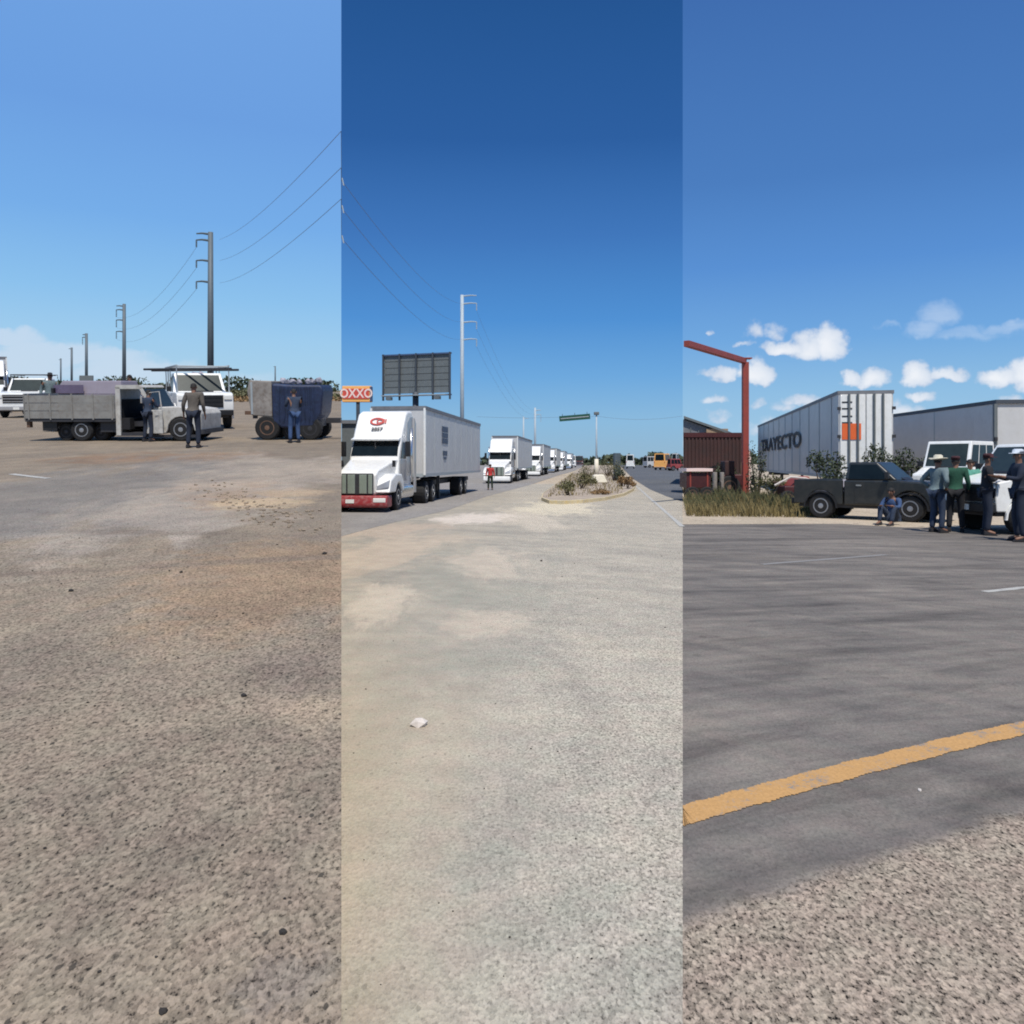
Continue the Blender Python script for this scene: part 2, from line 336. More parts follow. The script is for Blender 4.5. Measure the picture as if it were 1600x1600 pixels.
ground_mat('worn_asphalt', (.22,.205,.195), (.25,.235,.22), (.19,.18,.175), speck=30, speck_amt=.3, dots=5, dots_amt=.3)
ground_mat('dark_asphalt', (.085,.09,.10), (.11,.113,.12), (.075,.08,.09), speck=30, speck_amt=.3, dots=5, dots_amt=.3)
ground_mat('hill_soil', (.16,.13,.085), (.22,.17,.11), (.12,.11,.06), speck=3, speck_amt=.4, dots=1, dots_amt=.5)

def worn_paint(name, col, wear):
    m = bpy.data.materials.new(name); m.use_nodes = True
    t = NT(m.node_tree); b = t.n['Principled BSDF']
    o = t.new('ShaderNodeTexCoord').outputs['Object']
    n = t.new('ShaderNodeTexNoise', {'Vector': o, 'Scale': 5.0, 'Detail': 9.0, 'Roughness': .75})
    n2 = t.new('ShaderNodeTexNoise', {'Vector': o, 'Scale': 60.0, 'Detail': 3.0, 'Roughness': .7})
    f = t.m('ADD', n.outputs[0], t.m('MULTIPLY', t.m('SUBTRACT', n2.outputs[0], .5), .5))
    c = t.mix(t.sm(f, wear, wear + .16), col, (.19,.18,.17))
    c = t.mix(1.0, c, t.ramp(n2.outputs[0], [(.3, (.8,.8,.8)), (.7, (1.12,1.12,1.12))]), 'MULTIPLY')
    t.put(b.inputs['Base Color'], c); b.inputs['Roughness'].default_value = .85
    M[name] = m
worn_paint('yellow_paint', (.46,.26,.095), .505)
worn_paint('white_line', (.40,.39,.36), .53)
worn_paint('faint_line', (.215,.205,.195), .50)

# ------------------------------------------------------------------ mesh builder
class MB:
    def __init__(s): s.v = []; s.f = []
    def add(s, vs, fs):
        n = len(s.v); s.v += [tuple(p) for p in vs]; s.f += [tuple(i + n for i in f) for f in fs]; return s
    def box(s, c, d, rz=0, rx=0, ry=0):
        e = Euler((rx, ry, rz)).to_matrix()
        vs = [Vector(c) + e @ Vector((d[0]/2*i, d[1]/2*j, d[2]/2*k)) for i in (-1,1) for j in (-1,1) for k in (-1,1)]
        return s.add(vs, [(0,1,3,2),(4,6,7,5),(0,4,5,1),(2,3,7,6),(0,2,6,4),(1,5,7,3)])
    def b2(s, lo, hi):
        return s.box([(a+b)/2 for a, b in zip(lo, hi)], [b-a for a, b in zip(lo, hi)])
    def prism(s, prof, y0, y1):     # side profile (x,z) swept along y
        n = len(prof)
        s.add([(p[0], y0, p[1]) for p in prof] + [(p[0], y1, p[1]) for p in prof],
              [tuple(range(n)), tuple(range(2*n-1, n-1, -1))] + [(i, i+n, (i+1) % n + n, (i+1) % n) for i in range(n)])
        return s
    def loft(s, lo, hi):            # two 4-point rings
        return s.add(list(lo) + list(hi), [(3,2,1,0),(4,5,6,7)] + [(i, (i+1) % 4, (i+1) % 4 + 4, i + 4) for i in range(4)])
    def slab(s, q, t=.012, off=.004):
        q = [Vector(p) for p in q]; n = (q[1]-q[0]).cross(q[3]-q[0]).normalized()
        a = [p + n*(off - t) for p in q]; b = [p + n*off for p in q]
        return s.loft(a, b)
    def tube(s, pts, r, seg=8, caps=True):
        pts = [Vector(p) for p in pts]; rs = r if isinstance(r, (list, tuple)) else [r]*len(pts)
        n0 = len(s.v); up = None
        for i, p in enumerate(pts):
            d = (pts[min(i+1, len(pts)-1)] - pts[max(i-1, 0)]).normalized()
            if up is None: up = d.orthogonal().normalized()
            up = (up - d * up.dot(d)).normalized(); sd_ = d.cross(up)
            for k in range(seg):
                a = 2*math.pi*k/seg; s.v.append(tuple(p + (up*math.cos(a) + sd_*math.sin(a)) * rs[i]))
        for i in range(len(pts)-1):
            for k in range(seg):
                a = n0+i*seg+k; b = n0+i*seg+(k+1) % seg; s.f.append((a, b, b+seg, a+seg))
        if caps:
            s.f.append(tuple(range(n0+seg-1, n0-1, -1))); e = n0+(len(pts)-1)*seg; s.f.append(tuple(range(e, e+seg)))
        return s
    def lathe_y(s, c, prof, seg=20):    # profile (radius, y) round the y axis
        n0 = len(s.v)
        for r_, y_ in prof:
            for k in range(seg):
                a = 2*math.pi*k/seg; s.v.append((c[0]+r_*math.cos(a), c[1]+y_, c[2]+r_*math.sin(a)))
        for i in range(len(prof)-1):
            for k in range(seg):
                a = n0+i*seg+k; b = n0+i*seg+(k+1) % seg; s.f.append((a, b, b+seg, a+seg))
        s.f.append(tuple(range(n0, n0+seg))); e = n0+(len(prof)-1)*seg; s.f.append(tuple(range(e+seg-1, e-1, -1)))
        return s
    def rock(s, c, r, sq=.7):
        n0 = len(s.v); ph = (1+5**.5)/2
        vs = [(-1,ph,0),(1,ph,0),(-1,-ph,0),(1,-ph,0),(0,-1,ph),(0,1,ph),(0,-1,-ph),(0,1,-ph),(ph,0,-1),(ph,0,1),(-ph,0,-1),(-ph,0,1)]
        fs = [(0,11,5),(0,5,1),(0,1,7),(0,7,10),(0,10,11),(1,5,9),(5,11,4),(11,10,2),(10,7,6),(7,1,8),(3,9,4),(3,4,2),(3,2,6),(3,6,8),(3,8,9),(4,9,5),(2,4,11),(6,2,10),(8,6,7),(9,8,1)]
        e = Euler((random.random()*6, random.random()*6, random.random()*6)).to_matrix()
        pv = []
        for v_ in vs:
            q = e @ (Vector(v_) / 1.9 * r * random.uniform(.7, 1.15)); pv.append(Vector(c) + Vector((q.x, q.y*.9, q.z*sq)))
        return s.add(pv, fs)
    def build(s, name, m, parent=None, bevel=0, smooth=False, sub=0):
        me = bpy.data.meshes.new(name); me.from_pydata(s.v, [], s.f); me.validate(); me.update()
        import bmesh
        bm = bmesh.new(); bm.from_mesh(me); bmesh.ops.recalc_face_normals(bm, faces=bm.faces); bm.to_mesh(me); bm.free()
        me.materials.append(M[m] if isinstance(m, str) else m)
        if smooth:
            for p in me.polygons: p.use_smooth = True
        o = bpy.data.objects.new(name, me); C.objects.link(o)
        if parent: o.parent = parent
        if bevel:
            b = o.modifiers.new('bevel', 'BEVEL'); b.width = bevel; b.segments = 2; b.limit_method = 'ANGLE'; b.angle_limit = R(35)
            for p in me.polygons: p.use_smooth = True
            wn = o.modifiers.new('wn', 'WEIGHTED_NORMAL')
        return o
def tag(o, label, cat, group=None):
    o['label'] = label; o['category'] = cat
    if group: o['group'] = group
    return o
def thing(name, label, cat, loc=(0,0,0), rz=0, tilt=False, group=None):
    o = bpy.data.objects.new(name, None); C.objects.link(o); o.empty_display_size = .3
    e = Matrix.Rotation(rz, 4, 'Z')
    if tilt: e = Matrix.Rotation(math.atan(SLOPE), 4, 'X') @ e
    o.matrix_world = Matrix.Translation(Vector(loc)) @ e
    return tag(o, label, cat, group)
def struct(o): o['kind'] = 'structure'; return o
def stuff(o, label=None, cat=None):
    o['kind'] = 'stuff'
    if label: tag(o, label, cat)
    return o
def kids(o): return [c for c in C.objects if c.parent == o]
def copy_tree(o, parent=None):
    c = o.copy(); C.objects.link(c); c.parent = parent
    for ch in kids(o):
        if ch != c: copy_tree(ch, c)
    return c
def text(body, size, m, parent, mtx, name='lettering', extrude=.004, bold=0.0, sx=1.0):
    cu = bpy.data.curves.new(name, 'FONT'); cu.body = body; cu.size = size; cu.extrude = extrude; cu.offset = bold
    cu.align_x = 'CENTER'; cu.align_y = 'CENTER'; cu.materials.append(M[m]); cu.resolution_u = 3
    o = bpy.data.objects.new(name, cu); C.objects.link(o)
    bpy.context.view_layer.update()
    me = bpy.data.meshes.new_from_object(o.evaluated_get(bpy.context.evaluated_depsgraph_get()))
    bpy.data.objects.remove(o); o = bpy.data.objects.new(name, me); C.objects.link(o)
    o.parent = parent; o.matrix_local = mtx @ Matrix.Diagonal((sx, 1, 1, 1))
    return o
def frame(origin, xdir, ydir):
    xd = Vector(xdir).normalized(); yd = Vector(ydir).normalized(); zd = xd.cross(yd)
    m = Matrix((xd, yd, zd)).transposed().to_4x4(); m.translation = Vector(origin); return m

# ------------------------------------------------------------------ ground
def sheet(name, pts, z, m):
    return struct(MB().add([(p[0], p[1], z(p[0], p[1]) if callable(z) else z) for p in pts], [tuple(range(len(pts)))]).build(name, m))
FAR = 1500.0
hill_end = 520.0
sheet('ground', [(-900,-200), (900,-200), (900,FAR), (-900,FAR)], -0.010, 'dirt')
# level pavement
E = .0005
sheet('pavement', [(0,0), (SEAM*60,60), (-SEAM*60,60)], 0.0, 'pale_lot')
sheet('road', [(0,0), (-30,0), (-30,-30), (60,-30), (60,22.3), (40,22.3), (SEAM*22.9,22.9)], 0.0, 'grey_asphalt')
# left-hand climbing road with its hill
hz = lambda x_, y_: SLOPE * y_
def hill_sheet(name, pts, m, dz=0): return sheet(name, pts, lambda x_, y_: SLOPE*y_ + dz, m)
hill_sheet('hill_road', [(0,0), (-SEAM*70,70), (-SEAM*300,300), (-.54*300,300), (-60,70), (-30,0)], 'hill_road', 0)
mb = MB(); n = 14
for i in range(n+1):      # soil of the hillside with a rounded crest behind
    Y_ = 70 + (hill_end-70)*i/n
    mb.v += [(-SEAM*Y_-.01, Y_, SLOPE*Y_-.02), (-460, Y_, SLOPE*Y_-.02)]
mb.v += [(-SEAM*560, 560, SLOPE*520-4), (-460, 560, SLOPE*520-4), (-SEAM*900, 900, 0), (-460, 900, 0)]
for i in range(n+2): mb.f.append((2*i, 2*i+1, 2*i+3, 2*i+2))
mb.add([(-30,0,-.02), (-60,70,SLOPE*70-.02), (-460,70,SLOPE*70-.02), (-460,0,-.02)], [(0,1,2,3)])
struct(mb.build('hillside', 'hill_soil'))
mb = MB()                  # earth bank that carries the climbing road
q = [(0,0,0)] + [(-SEAM*Y_-.0, Y_, SLOPE*Y_) for Y_ in (10,25,50,100,200,350,520)] + [(-SEAM*900, 900, 0)]
for a, b in zip(q, q[1:]):
    mb.add([(a[0],a[1],-.02), (b[0],b[1],-.02), (b[0],b[1],b[2]-.01), (a[0],a[1],a[2]-.01)], [(0,1,2,3)])
struct(mb.build('embankment', 'embankment'))
# asphalt under the queue of trucks
ed = [G(533.4,838), G(600,820), G(700,797), G(760,776), G(830,757), G(875,742), G(905,734), G(925,727)]
sheet('truck_road', [(p.x, p.y) for p in ed] + [(160,600), (-SEAM*600,600)], .004, 'worn_asphalt')
# dark carriageway on the right of the median
le = [G(1066.6,784), G(1040,775), G(1014,764), G(989,748), G(976,735), G(968,727)]
sheet('highway', [(p.x, p.y) for p in le] + [(118,900), (138,900), (SEAM*172,172)], .004, 'dark_asphalt')
sheet('dirt_verge', [(SEAM*172,172), (138,900), (300,900)], .003, 'dirt')
sheet('roadside_verge', [(SEAM*21.0,21.0), (8.5,21.2), (9.6,20.0), (60,20.0), (60,23.5), (SEAM*24,24)], .004, 'dirt')
def strip(name, p, q, wd, z, m, n=14, wob=.15):
    p = Vector(p); q = Vector(q); d = (q-p).normalized(); nn = Vector((-d.y, d.x, 0)); L = (q-p).length
    mb = MB()
    for i in range(n+1):
        c = p + (q-p)*i/n
        for s_ in (-1, 1):
            e = c + nn*s_*wd/2*(1+random.uniform(-wob, wob)); mb.v.append((e.x, e.y, (SLOPE*e.y if z == 'hill' else 0) + (z if z != 'hill' else .006)))
    mb.f = [(2*i, 2*i+1, 2*i+3, 2*i+2) for i in range(n)]
    return struct(mb.build(name, m))
pts = [G(1045,1280), G(1067,1275), G(1155,1250), G(1230,1230), G(1330,1203), G(1430,1178), G(1520,1155), G(1600,1138), G(1760,1104)]
mb = MB()
fine = []
for a, b in zip(pts, pts[1:]):
    for k in range(40): fine.append(a.lerp(b, k/40))
fine.append(pts[-1])
for i, c in enumerate(fine):
    d = (fine[min(i+1, len(fine)-1)] - fine[max(i-1, 0)]).normalized(); nn = Vector((-d.y, d.x, 0))
    for s_ in (-1, 1):
        e = c + nn*s_*.086*(1+random.uniform(-.10, .05)+.05*math.sin(i*.23+s_)); mb.v.append((max(e.x, SEAM*e.y+.001), e.y, .004))
mb.f = [(2*i, 2*i+1, 2*i+3, 2*i+2) for i in range(len(fine)-1)]
struct(mb.build('yellow_road_line', 'yellow_paint'))
strip('white_road_line', G(1190,882), G(1385,867), .13, .004, 'faint_line')
strip('white_road_line', G(1538,925), G(1640,914), .12, .004, 'white_line')
strip('white_road_line', G(992,758), G(1066,823), .12, .008, 'white_line')
strip('white_road_line', GL(18,741), GL(76,748), .13, 'hill', 'white_line')

# ------------------------------------------------------------------ wheels
def wheel(parent, x_, y_, r, wd, side=1, seg=22, rim='steel', dual=False):
    t = MB(); h = wd/2
    t.lathe_y((0,0,0), [(r*.58,-h), (r*.9,-h), (r,-h*.7), (r,h*.7), (r*.9,h), (r*.58,h)], seg)
    o = t.build('wheel', 'rubber', parent, smooth=False); o.location = (x_, y_, r)
    m = MB(); e = side*h
    m.lathe_y((0,0,0), [(r*.60, e*.55), (r*.60, e*1.02), (r*.52, e*1.02), (r*.46, e*.6), (r*.22, e*.7), (r*.2, e*1.05), (.01, e*1.08)], seg)
    m.build('rim', rim, o)
    return o
def arch(cx, r, zb, n=9):
    a0 = math.asin(max(-1, min(1, (zb - r*.86)/r)))
    z0 = r*.86
    pts = []
    for i in range(n+1):
        a = (math.pi - a0) + (a0*2 - math.pi)*i/n
        pts.append((cx + r*math.cos(a), z0 + r*math.sin(a)))
    return pts

# ------------------------------------------------------------------ pickup / van builder   (x forward, y left)
def pickup(root, L, Wd, H, paint, r=.36, zb=.32, belt=1.02, hood_f=.92, xc=.12, xr=-.16, bed='box', bedpaint=None, bed_top=None,
           wx=(.32,-.31), roof_in=.10, ws=.42, rs=.10, glass='glass', rim='steel', grille='black_plastic', bumper='chrome', plate=True, bevel=.035, door=True, dual=False):
    f = L/2; x_c = L*xc; x_r = L*xr; wf, wr = L*wx[0], L*wx[1]; ar = r*1.22; hw = Wd/2
    bt = bed_top or belt
    prof = [(x_r, zb)] + arch(wf, ar, zb) + [(f, zb), (f+.02, hood_f*.72), (f-.04, hood_f), (f-.35, hood_f+.06), (x_c+ws, belt+.01), (x_r, belt)]
    if bed == 'van':
        prof = [(-f, zb)] + arch(wr, ar, zb) + arch(wf, ar, zb) + prof[-6:-1] + [(-f, belt)]
    MB().prism(prof, -hw, hw).build('body', paint, root, bevel=bevel)
    MB().b2((-f+.1, -hw+.16, zb*.8), (f-.1, hw-.16, zb+.16)).build('chassis', 'dark_metal', root)
    x0 = (-f+.02) if bed == 'van' else x_r
    lo = [(x_c+ws, -hw+.03, belt), (x_c+ws, hw-.03, belt), (x0+.01, hw-.03, belt), (x0+.01, -hw+.03, belt)]
    hi = [(x_c-.06, -hw+roof_in+.04, H), (x_c-.06, hw-roof_in-.04, H), (x0+rs, hw-roof_in-.04, H), (x0+rs, -hw+roof_in+.04, H)]
    MB().loft(lo, hi).build('cab', paint, root, bevel=bevel)
    V = Vector
    def win(a, b, c, d, iu=.06, iv0=.06, iv1=.1):   # a,b bottom  c,d top
        a, b, c, d = V(a), V(b), V(c), V(d)
        pt = lambda s_, t_: (a.lerp(b, s_)).lerp(d.lerp(c, s_), t_)
        return [pt(iu, iv0), pt(1-iu, iv0), pt(1-iu, 1-iv1), pt(iu, 1-iv1)]
    MB().slab(win(lo[0], lo[1], hi[1], hi[0])).build('windscreen', 'blue_glass', root)
    MB().slab(win(lo[2], lo[3], hi[3], hi[2], .1)).build('rear_window', glass, root)
    for s_ in (0, 1):
        if s_: A, B, Cc, D = lo[1], lo[2], hi[2], hi[1]
        else:  A, B, Cc, D = lo[3], lo[0], hi[0], hi[3]
        qd = win(A, B, Cc, D, .05, .06, .14)
        nwin = 3 if bed == 'van' else (2 if (x_c - x0) > 1.25 else 1)
        for k in range(nwin):
            g0 = (k+.03)/nwin; g1 = (k+.93)/nwin
            w4 = [qd[0].lerp(qd[1], g0), qd[0].lerp(qd[1], g1), qd[3].lerp(qd[2], g1), qd[3].lerp(qd[2], g0)]
            MB().slab(w4).build('side_window', glass, root)
        sy = 1 if s_ else -1
        if door:
            dx0, dx1 = x_c - .05 - (x_c-x_r)*.62, x_c + ws*.45
            MB().b2((dx0, sy*hw-.012, zb+.06), (dx1, sy*hw+.008, belt-.03)).build('door', paint, root, bevel=.01)
            MB().b2((dx0+.05, sy*(hw+.008), belt-.16), (dx0+.2, sy*(hw+.03), belt-.12)).build('door_handle', 'chrome', root)
        MB().box((x_c+ws*.55, sy*(hw+.10), belt+.14), (.1, .17, .2)).build('wing_mirror', 'black_plastic', root, bevel=.02)
        MB().box((f+.012, sy*(hw-.2), hood_f-.14), (.06, .3, .17)).build('headlight', 'lamp', root, bevel=.015)
        MB().b2((-f-.012, sy*(hw-.12)-.06, bt-.38), (-f+.03, sy*(hw-.12)+.06, bt-.1)).build('tail_light', 'red_lamp', root)
        for xx in (wf, wr): wheel(root, xx, sy*(hw-.13), r, .24, sy, rim=rim)
    g_ = MB().b2((f-.02, -hw+.38, hood_f*.62), (f+.035, hw-.38, hood_f-.05)).build('grille', grille, root)
    for q_ in range(3):
        zz = hood_f*.62 + (hood_f*.38-.05)*(q_+.5)/3
        MB().b2((f+.035, -hw+.40, zz-.018), (f+.05, hw-.40, zz+.018)).build('grille_bar', bumper, g_)
    MB().prism([(x_c+ws+.05, belt+.012), (x_c+ws+.02, belt+.03), (x_c+ws*.75, belt+.10), (x_c+ws*.75, belt+.07)], -hw*.3, hw*.5).build('wiper', 'black_plastic', root)
    for sy in (-1, 1):
        for xx in ((wf,) if bed == 'flat' else (wf, wr)):
            pa = [(xx + ar*1.0*math.cos(a_), r*.86 + ar*1.0*math.sin(a_)) for a_ in [math.pi*q_/10 for q_ in range(11)]]
            pb_ = [(xx + ar*1.10*math.cos(a_), r*.86 + ar*1.10*math.sin(a_)) for a_ in [math.pi*q_/10 for q_ in range(10, -1, -1)]]
            fl = MB()
            for q_ in range(10):
                i0, i1 = pa[q_], pa[q_+1]; o0, o1 = pb_[10-q_], pb_[9-q_]
                fl.prism([i0, i1, o1, o0], sy*(hw-.02), sy*(hw+.03))
            fl.build('wheel_arch_trim', 'black_plastic' if 'dark' in paint or 'maroon' in paint else paint, root)
    MB().b2((f-.05, -hw+.02, zb-.02), (f+.12, hw-.02, zb+.2)).build('front_bumper', bumper, root, bevel=.03)
    MB().b2((-f-.1, -hw+.05, zb), (-f+.02, hw-.05, zb+.16)).build('rear_bumper', bumper, root, bevel=.02)
    if plate: MB().b2((f+.12, -.15, zb+.02), (f+.13, .15, zb+.15)).build('number_plate', 'lamp', root)
    bp = bedpaint or paint
    if bed == 'box':
        for sy in (-1, 1):
            pr = [(-f, zb+.02)] + arch(wr, ar, zb+.02) + [(x_r-.03, zb+.02), (x_r-.03, bt), (-f, bt)]
            MB().prism(pr, sy*hw, sy*(hw-.09)).build('bed_side', bp, root, bevel=.02)
        MB().b2((-f, -hw+.09, zb+.2), (-f+.06, hw-.09, bt)).build('tailgate', bp, root)
        MB().b2((-f+.06, -hw+.09, zb+.2), (x_r-.03, hw-.09, zb+.36)).build('bed_floor', 'dark_metal', root)
    return root

# ------------------------------------------------------------------ people
def person(label, loc, rz=0, H=1.72, top='cloth_blue', legs='cloth_jeans', hat=None, pose='stand', hat_mat='cloth_straw', lean=0.0, arms=None, group=None, sleeves=True):
    root = thing('person', label, 'person', loc, rz, group=group)
    k = H/1.72
    hip, kn, an = .92, .50, .09; sh = 1.42; hd = 1.60
    if pose == 'stand':
        J = dict(pel=(0,0,.95), wst=(.01,0,1.08), chs=(.02+lean*.3,0,1.28), nek=(.02+lean*.45,0,1.46), hed=(.04+lean*.5,0,1.585), top=(.03+lean*.5,0,1.66))
        for s_, n_ in ((1,'l'), (-1,'r')):
            J['hp'+n_] = (0,.09*s_,.90); J['kn'+n_] = (.04,.115*s_,.50); J['an'+n_] = (-.01,.13*s_,.09); J['to'+n_] = (.15,.15*s_,.045)
            J['sh'+n_] = (.02+lean*.4,.185*s_,1.40); J['el'+n_] = (-.02+lean*.3,.25*s_,1.13); J['wr'+n_] = (.08+lean*.3,.27*s_,.90)
    elif pose == 'sit':
        J = dict(pel=(0,0,.22), wst=(-.03,0,.34), chs=(.03,0,.56), nek=(.09,0,.74), hed=(.14,0,.86), top=(.14,0,.94))
        for s_, n_ in ((1,'l'), (-1,'r')):
            J['hp'+n_] = (.02,.1*s_,.2); J['kn'+n_] = (.34,.18*s_,.50); J['an'+n_] = (.44,.15*s_,.09); J['to'+n_] = (.60,.16*s_,.045)
            J['sh'+n_] = (.06,.185*s_,.68); J['el'+n_] = (.18,.25*s_,.46); J['wr'+n_] = (.38,.16*s_,.50)
    if arms == 'hips':
        for s_, n_ in ((1,'l'), (-1,'r')): J['el'+n_] = (-.1,.36*s_,1.16); J['wr'+n_] = (.05,.2*s_,1.0)
    if arms == 'forward':
        for s_, n_ in ((1,'l'), (-1,'r')): J['el'+n_] = (.12,.24*s_,1.15); J['wr'+n_] = (.36,.16*s_,1.2)
    if arms == 'folded':
        for s_, n_ in ((1,'l'), (-1,'r')): J['el'+n_] = (.06,.25*s_,1.14); J['wr'+n_] = (.22,-.03*s_,1.2)
    def skin(name, m, chains, extra=()):
        me = bpy.data.meshes.new(name); vs, es, rs, idx = [], [], [], {}
        def vid(key, p, r_):
            if key not in idx: idx[key] = len(vs); vs.append(tuple(c*k for c in p)); rs.append(tuple(q*k for q in r_) if isinstance(r_, tuple) else (r_*k, r_*k))
            return idx[key]
        for ch in chains:
            pr = None
            for key, r_ in ch:
                p = J[key] if isinstance(key, str) else key
                i_ = vid(key, p, r_)
                if pr is not None and (pr, i_) not in es: es.append((pr, i_))
                pr = i_
        me.from_pydata(vs, es, []); o = bpy.data.objects.new(name, me); C.objects.link(o); o.parent = root
        me.materials.append(M[m])
        o.modifiers.new('skin', 'SKIN').use_smooth_shade = True
        lay = me.skin_vertices[0].data
        for i_, rr in enumerate(rs): lay[i_].radius = rr
        lay[0].use_root = True
        sb = o.modifiers.new('sub', 'SUBSURF'); sb.levels = 1; sb.render_levels = 1
        return o
    bc = [[('pel',(.13,.10)), ('wst',(.115,.085)), ('chs',(.135,.10)), ('nek',.052), ('hed',(.068,.085)), ('top',(.05,.06))]]
    for n_ in 'lr':
        s_ = 1 if n_ == 'l' else -1
        bc.append([('pel',(.13,.10)), ('hp'+n_,.088), ('kn'+n_,.056), ('an'+n_,.038), ('to'+n_,.03)])
        bc.append([('chs',(.135,.10)), ('sh'+n_,.056), ('el'+n_,.040), ('wr'+n_,.026)])
        el, wr = Vector(J['el'+n_]), Vector(J['wr'+n_]); d = (wr-el).normalized(); sdv = Vector((1,0,0)) if abs(d.x) < .7 else Vector((0,1,0))
        pal = tuple(wr + d*.07); bc[-1].append((pal, (.036,.018)))
        for q_ in range(4):     # four fingers and a thumb, slightly curled
            b_0 = wr + d*.10 + sdv*(.027-.018*q_); ln = (.065,.078,.072,.055)[q_]
            bc.append([(pal, (.036,.018)), (tuple(b_0), .0095), (tuple(b_0 + d*ln*.6 + Vector((0,-s_*.010,0))), .0085), (tuple(b_0 + d*ln + Vector((0,-s_*.028,0))), .007)])
        tb = wr + d*.03 + sdv*.04
        bc.append([(pal, (.036,.018)), (tuple(tb), .011), (tuple(tb + d*.05 + sdv*.015), .009)])
    skin('body', 'skin', bc)
    sc_ = [[('wst',(.15,.118)), ('chs',(.165,.128)), (tuple(Vector(J['nek']) - Vector((0,0,.04))), (.085,.07))]]
    sc_.append([('wst',(.15,.118)), ('pel',(.152,.122))])
    for n_ in 'lr':
        c_ = [('chs',(.165,.128)), ('sh'+n_,.075), ('el'+n_,.056)]
        if sleeves: c_.append((tuple(Vector(J['el'+n_]).lerp(Vector(J['wr'+n_]), .85)), .04))
        sc_.append(c_)
    skin('shirt', top, sc_)
    tc_ = []
    for n_ in 'lr': tc_.append([('pel',(.148,.118)), ('hp'+n_,.105), ('kn'+n_,.075), (tuple(Vector(J['an'+n_]) + Vector((0,0,.0))), .060)])
    skin('trousers', legs, tc_)
    hx, hy, hz_ = (c*k for c in J['hed'])
    mb = MB()
    for n_ in 'lr':
        a, t_ = Vector(J['an'+n_])*k, Vector(J['to'+n_])*k
        MB().loft([(a.x-.07,a.y-.045,0),(t_.x+.04,a.y-.05,0),(t_.x+.04,a.y+.05,0),(a.x-.07,a.y+.045,0)],
                  [(a.x-.06,a.y-.04,.10),(t_.x+.0,a.y-.035,.05),(t_.x+.0,a.y+.035,.05),(a.x-.06,a.y+.04,.10)]).build('shoe', 'cloth_black', root, bevel=.015)
    # face: nose, ears, eyes, mouth
    MB().loft([(hx+.07,-.014,hz_-.03),(hx+.105,-.010,hz_-.03),(hx+.105,.010,hz_-.03),(hx+.07,.014,hz_-.03)],
              [(hx+.065,-.008,hz_+.02),(hx+.082,-.005,hz_+.02),(hx+.082,.005,hz_+.02),(hx+.065,.008,hz_+.02)]).build('nose', 'skin', root)
    for s_ in (-1, 1):
        MB().rock((hx+.072, s_*.028, hz_+.018), .012).build('eye', 'hair', root)
        MB().box((hx-.005, s_*.078, hz_), (.035, .018, .055)).build('ear', 'skin', root, bevel=.006)
    MB().box((hx+.078, 0, hz_-.05), (.012, .04, .008)).build('mouth', 'cloth_maroon', root)
    # hair cap
    mb = MB(); n0 = 0; seg = 12
    for i in range(5):
        a = i/4*R(86); rr = .086*math.cos(a)*k; zz = hz_ + .035 + .078*math.sin(a)*k
        for q_ in range(seg):
            b0 = 2*math.pi*q_/seg; mb.v.append((hx-.014+rr*1.05*math.cos(b0), rr*math.sin(b0)*.95, zz - (.045 if math.cos(b0) < .2 and i == 0 else 0)))
    for i in range(4):
        for q_ in range(seg): mb.f.append((i*seg+q_, i*seg+(q_+1) % seg, (i+1)*seg+(q_+1) % seg, (i+1)*seg+q_))
    mb.f.append(tuple(range(4*seg, 5*seg)))
    mb.build('hair', 'hair', root, smooth=True)
    if hat:
        mb = MB(); br = {'wide': .19, 'cap': .10}[hat]; ht = .125 if hat == 'wide' else .08
        rings = [(br, .045+(.02 if hat == 'wide' else 0)), (br*.98, .055+(.02 if hat == 'wide' else 0)), (.10, .05), (.092, .05+ht*.8), (.06, .05+ht), (.01, .05+ht*.9)]
        for i, (rr, zz) in enumerate(rings):
            for q_ in range(16):
                b0 = 2*math.pi*q_/16; cu = .03*abs(math.sin(b0)) if (hat == 'wide' and i < 2) else 0
                fx = (.07 if (hat == 'cap' and i < 2 and math.cos(b0) > .3) else 0)
                mb.v.append((hx-.005+(rr*1.08+fx)*math.cos(b0), rr*math.sin(b0), hz_+zz*k+cu))
        for i in range(5):
            for q_ in range(16): mb.f.append((i*16+q_, i*16+(q_+1) % 16, (i+1)*16+(q_+1) % 16, (i+1)*16+q_))
        mb.build('hat', hat_mat, root, smooth=True)
    return root

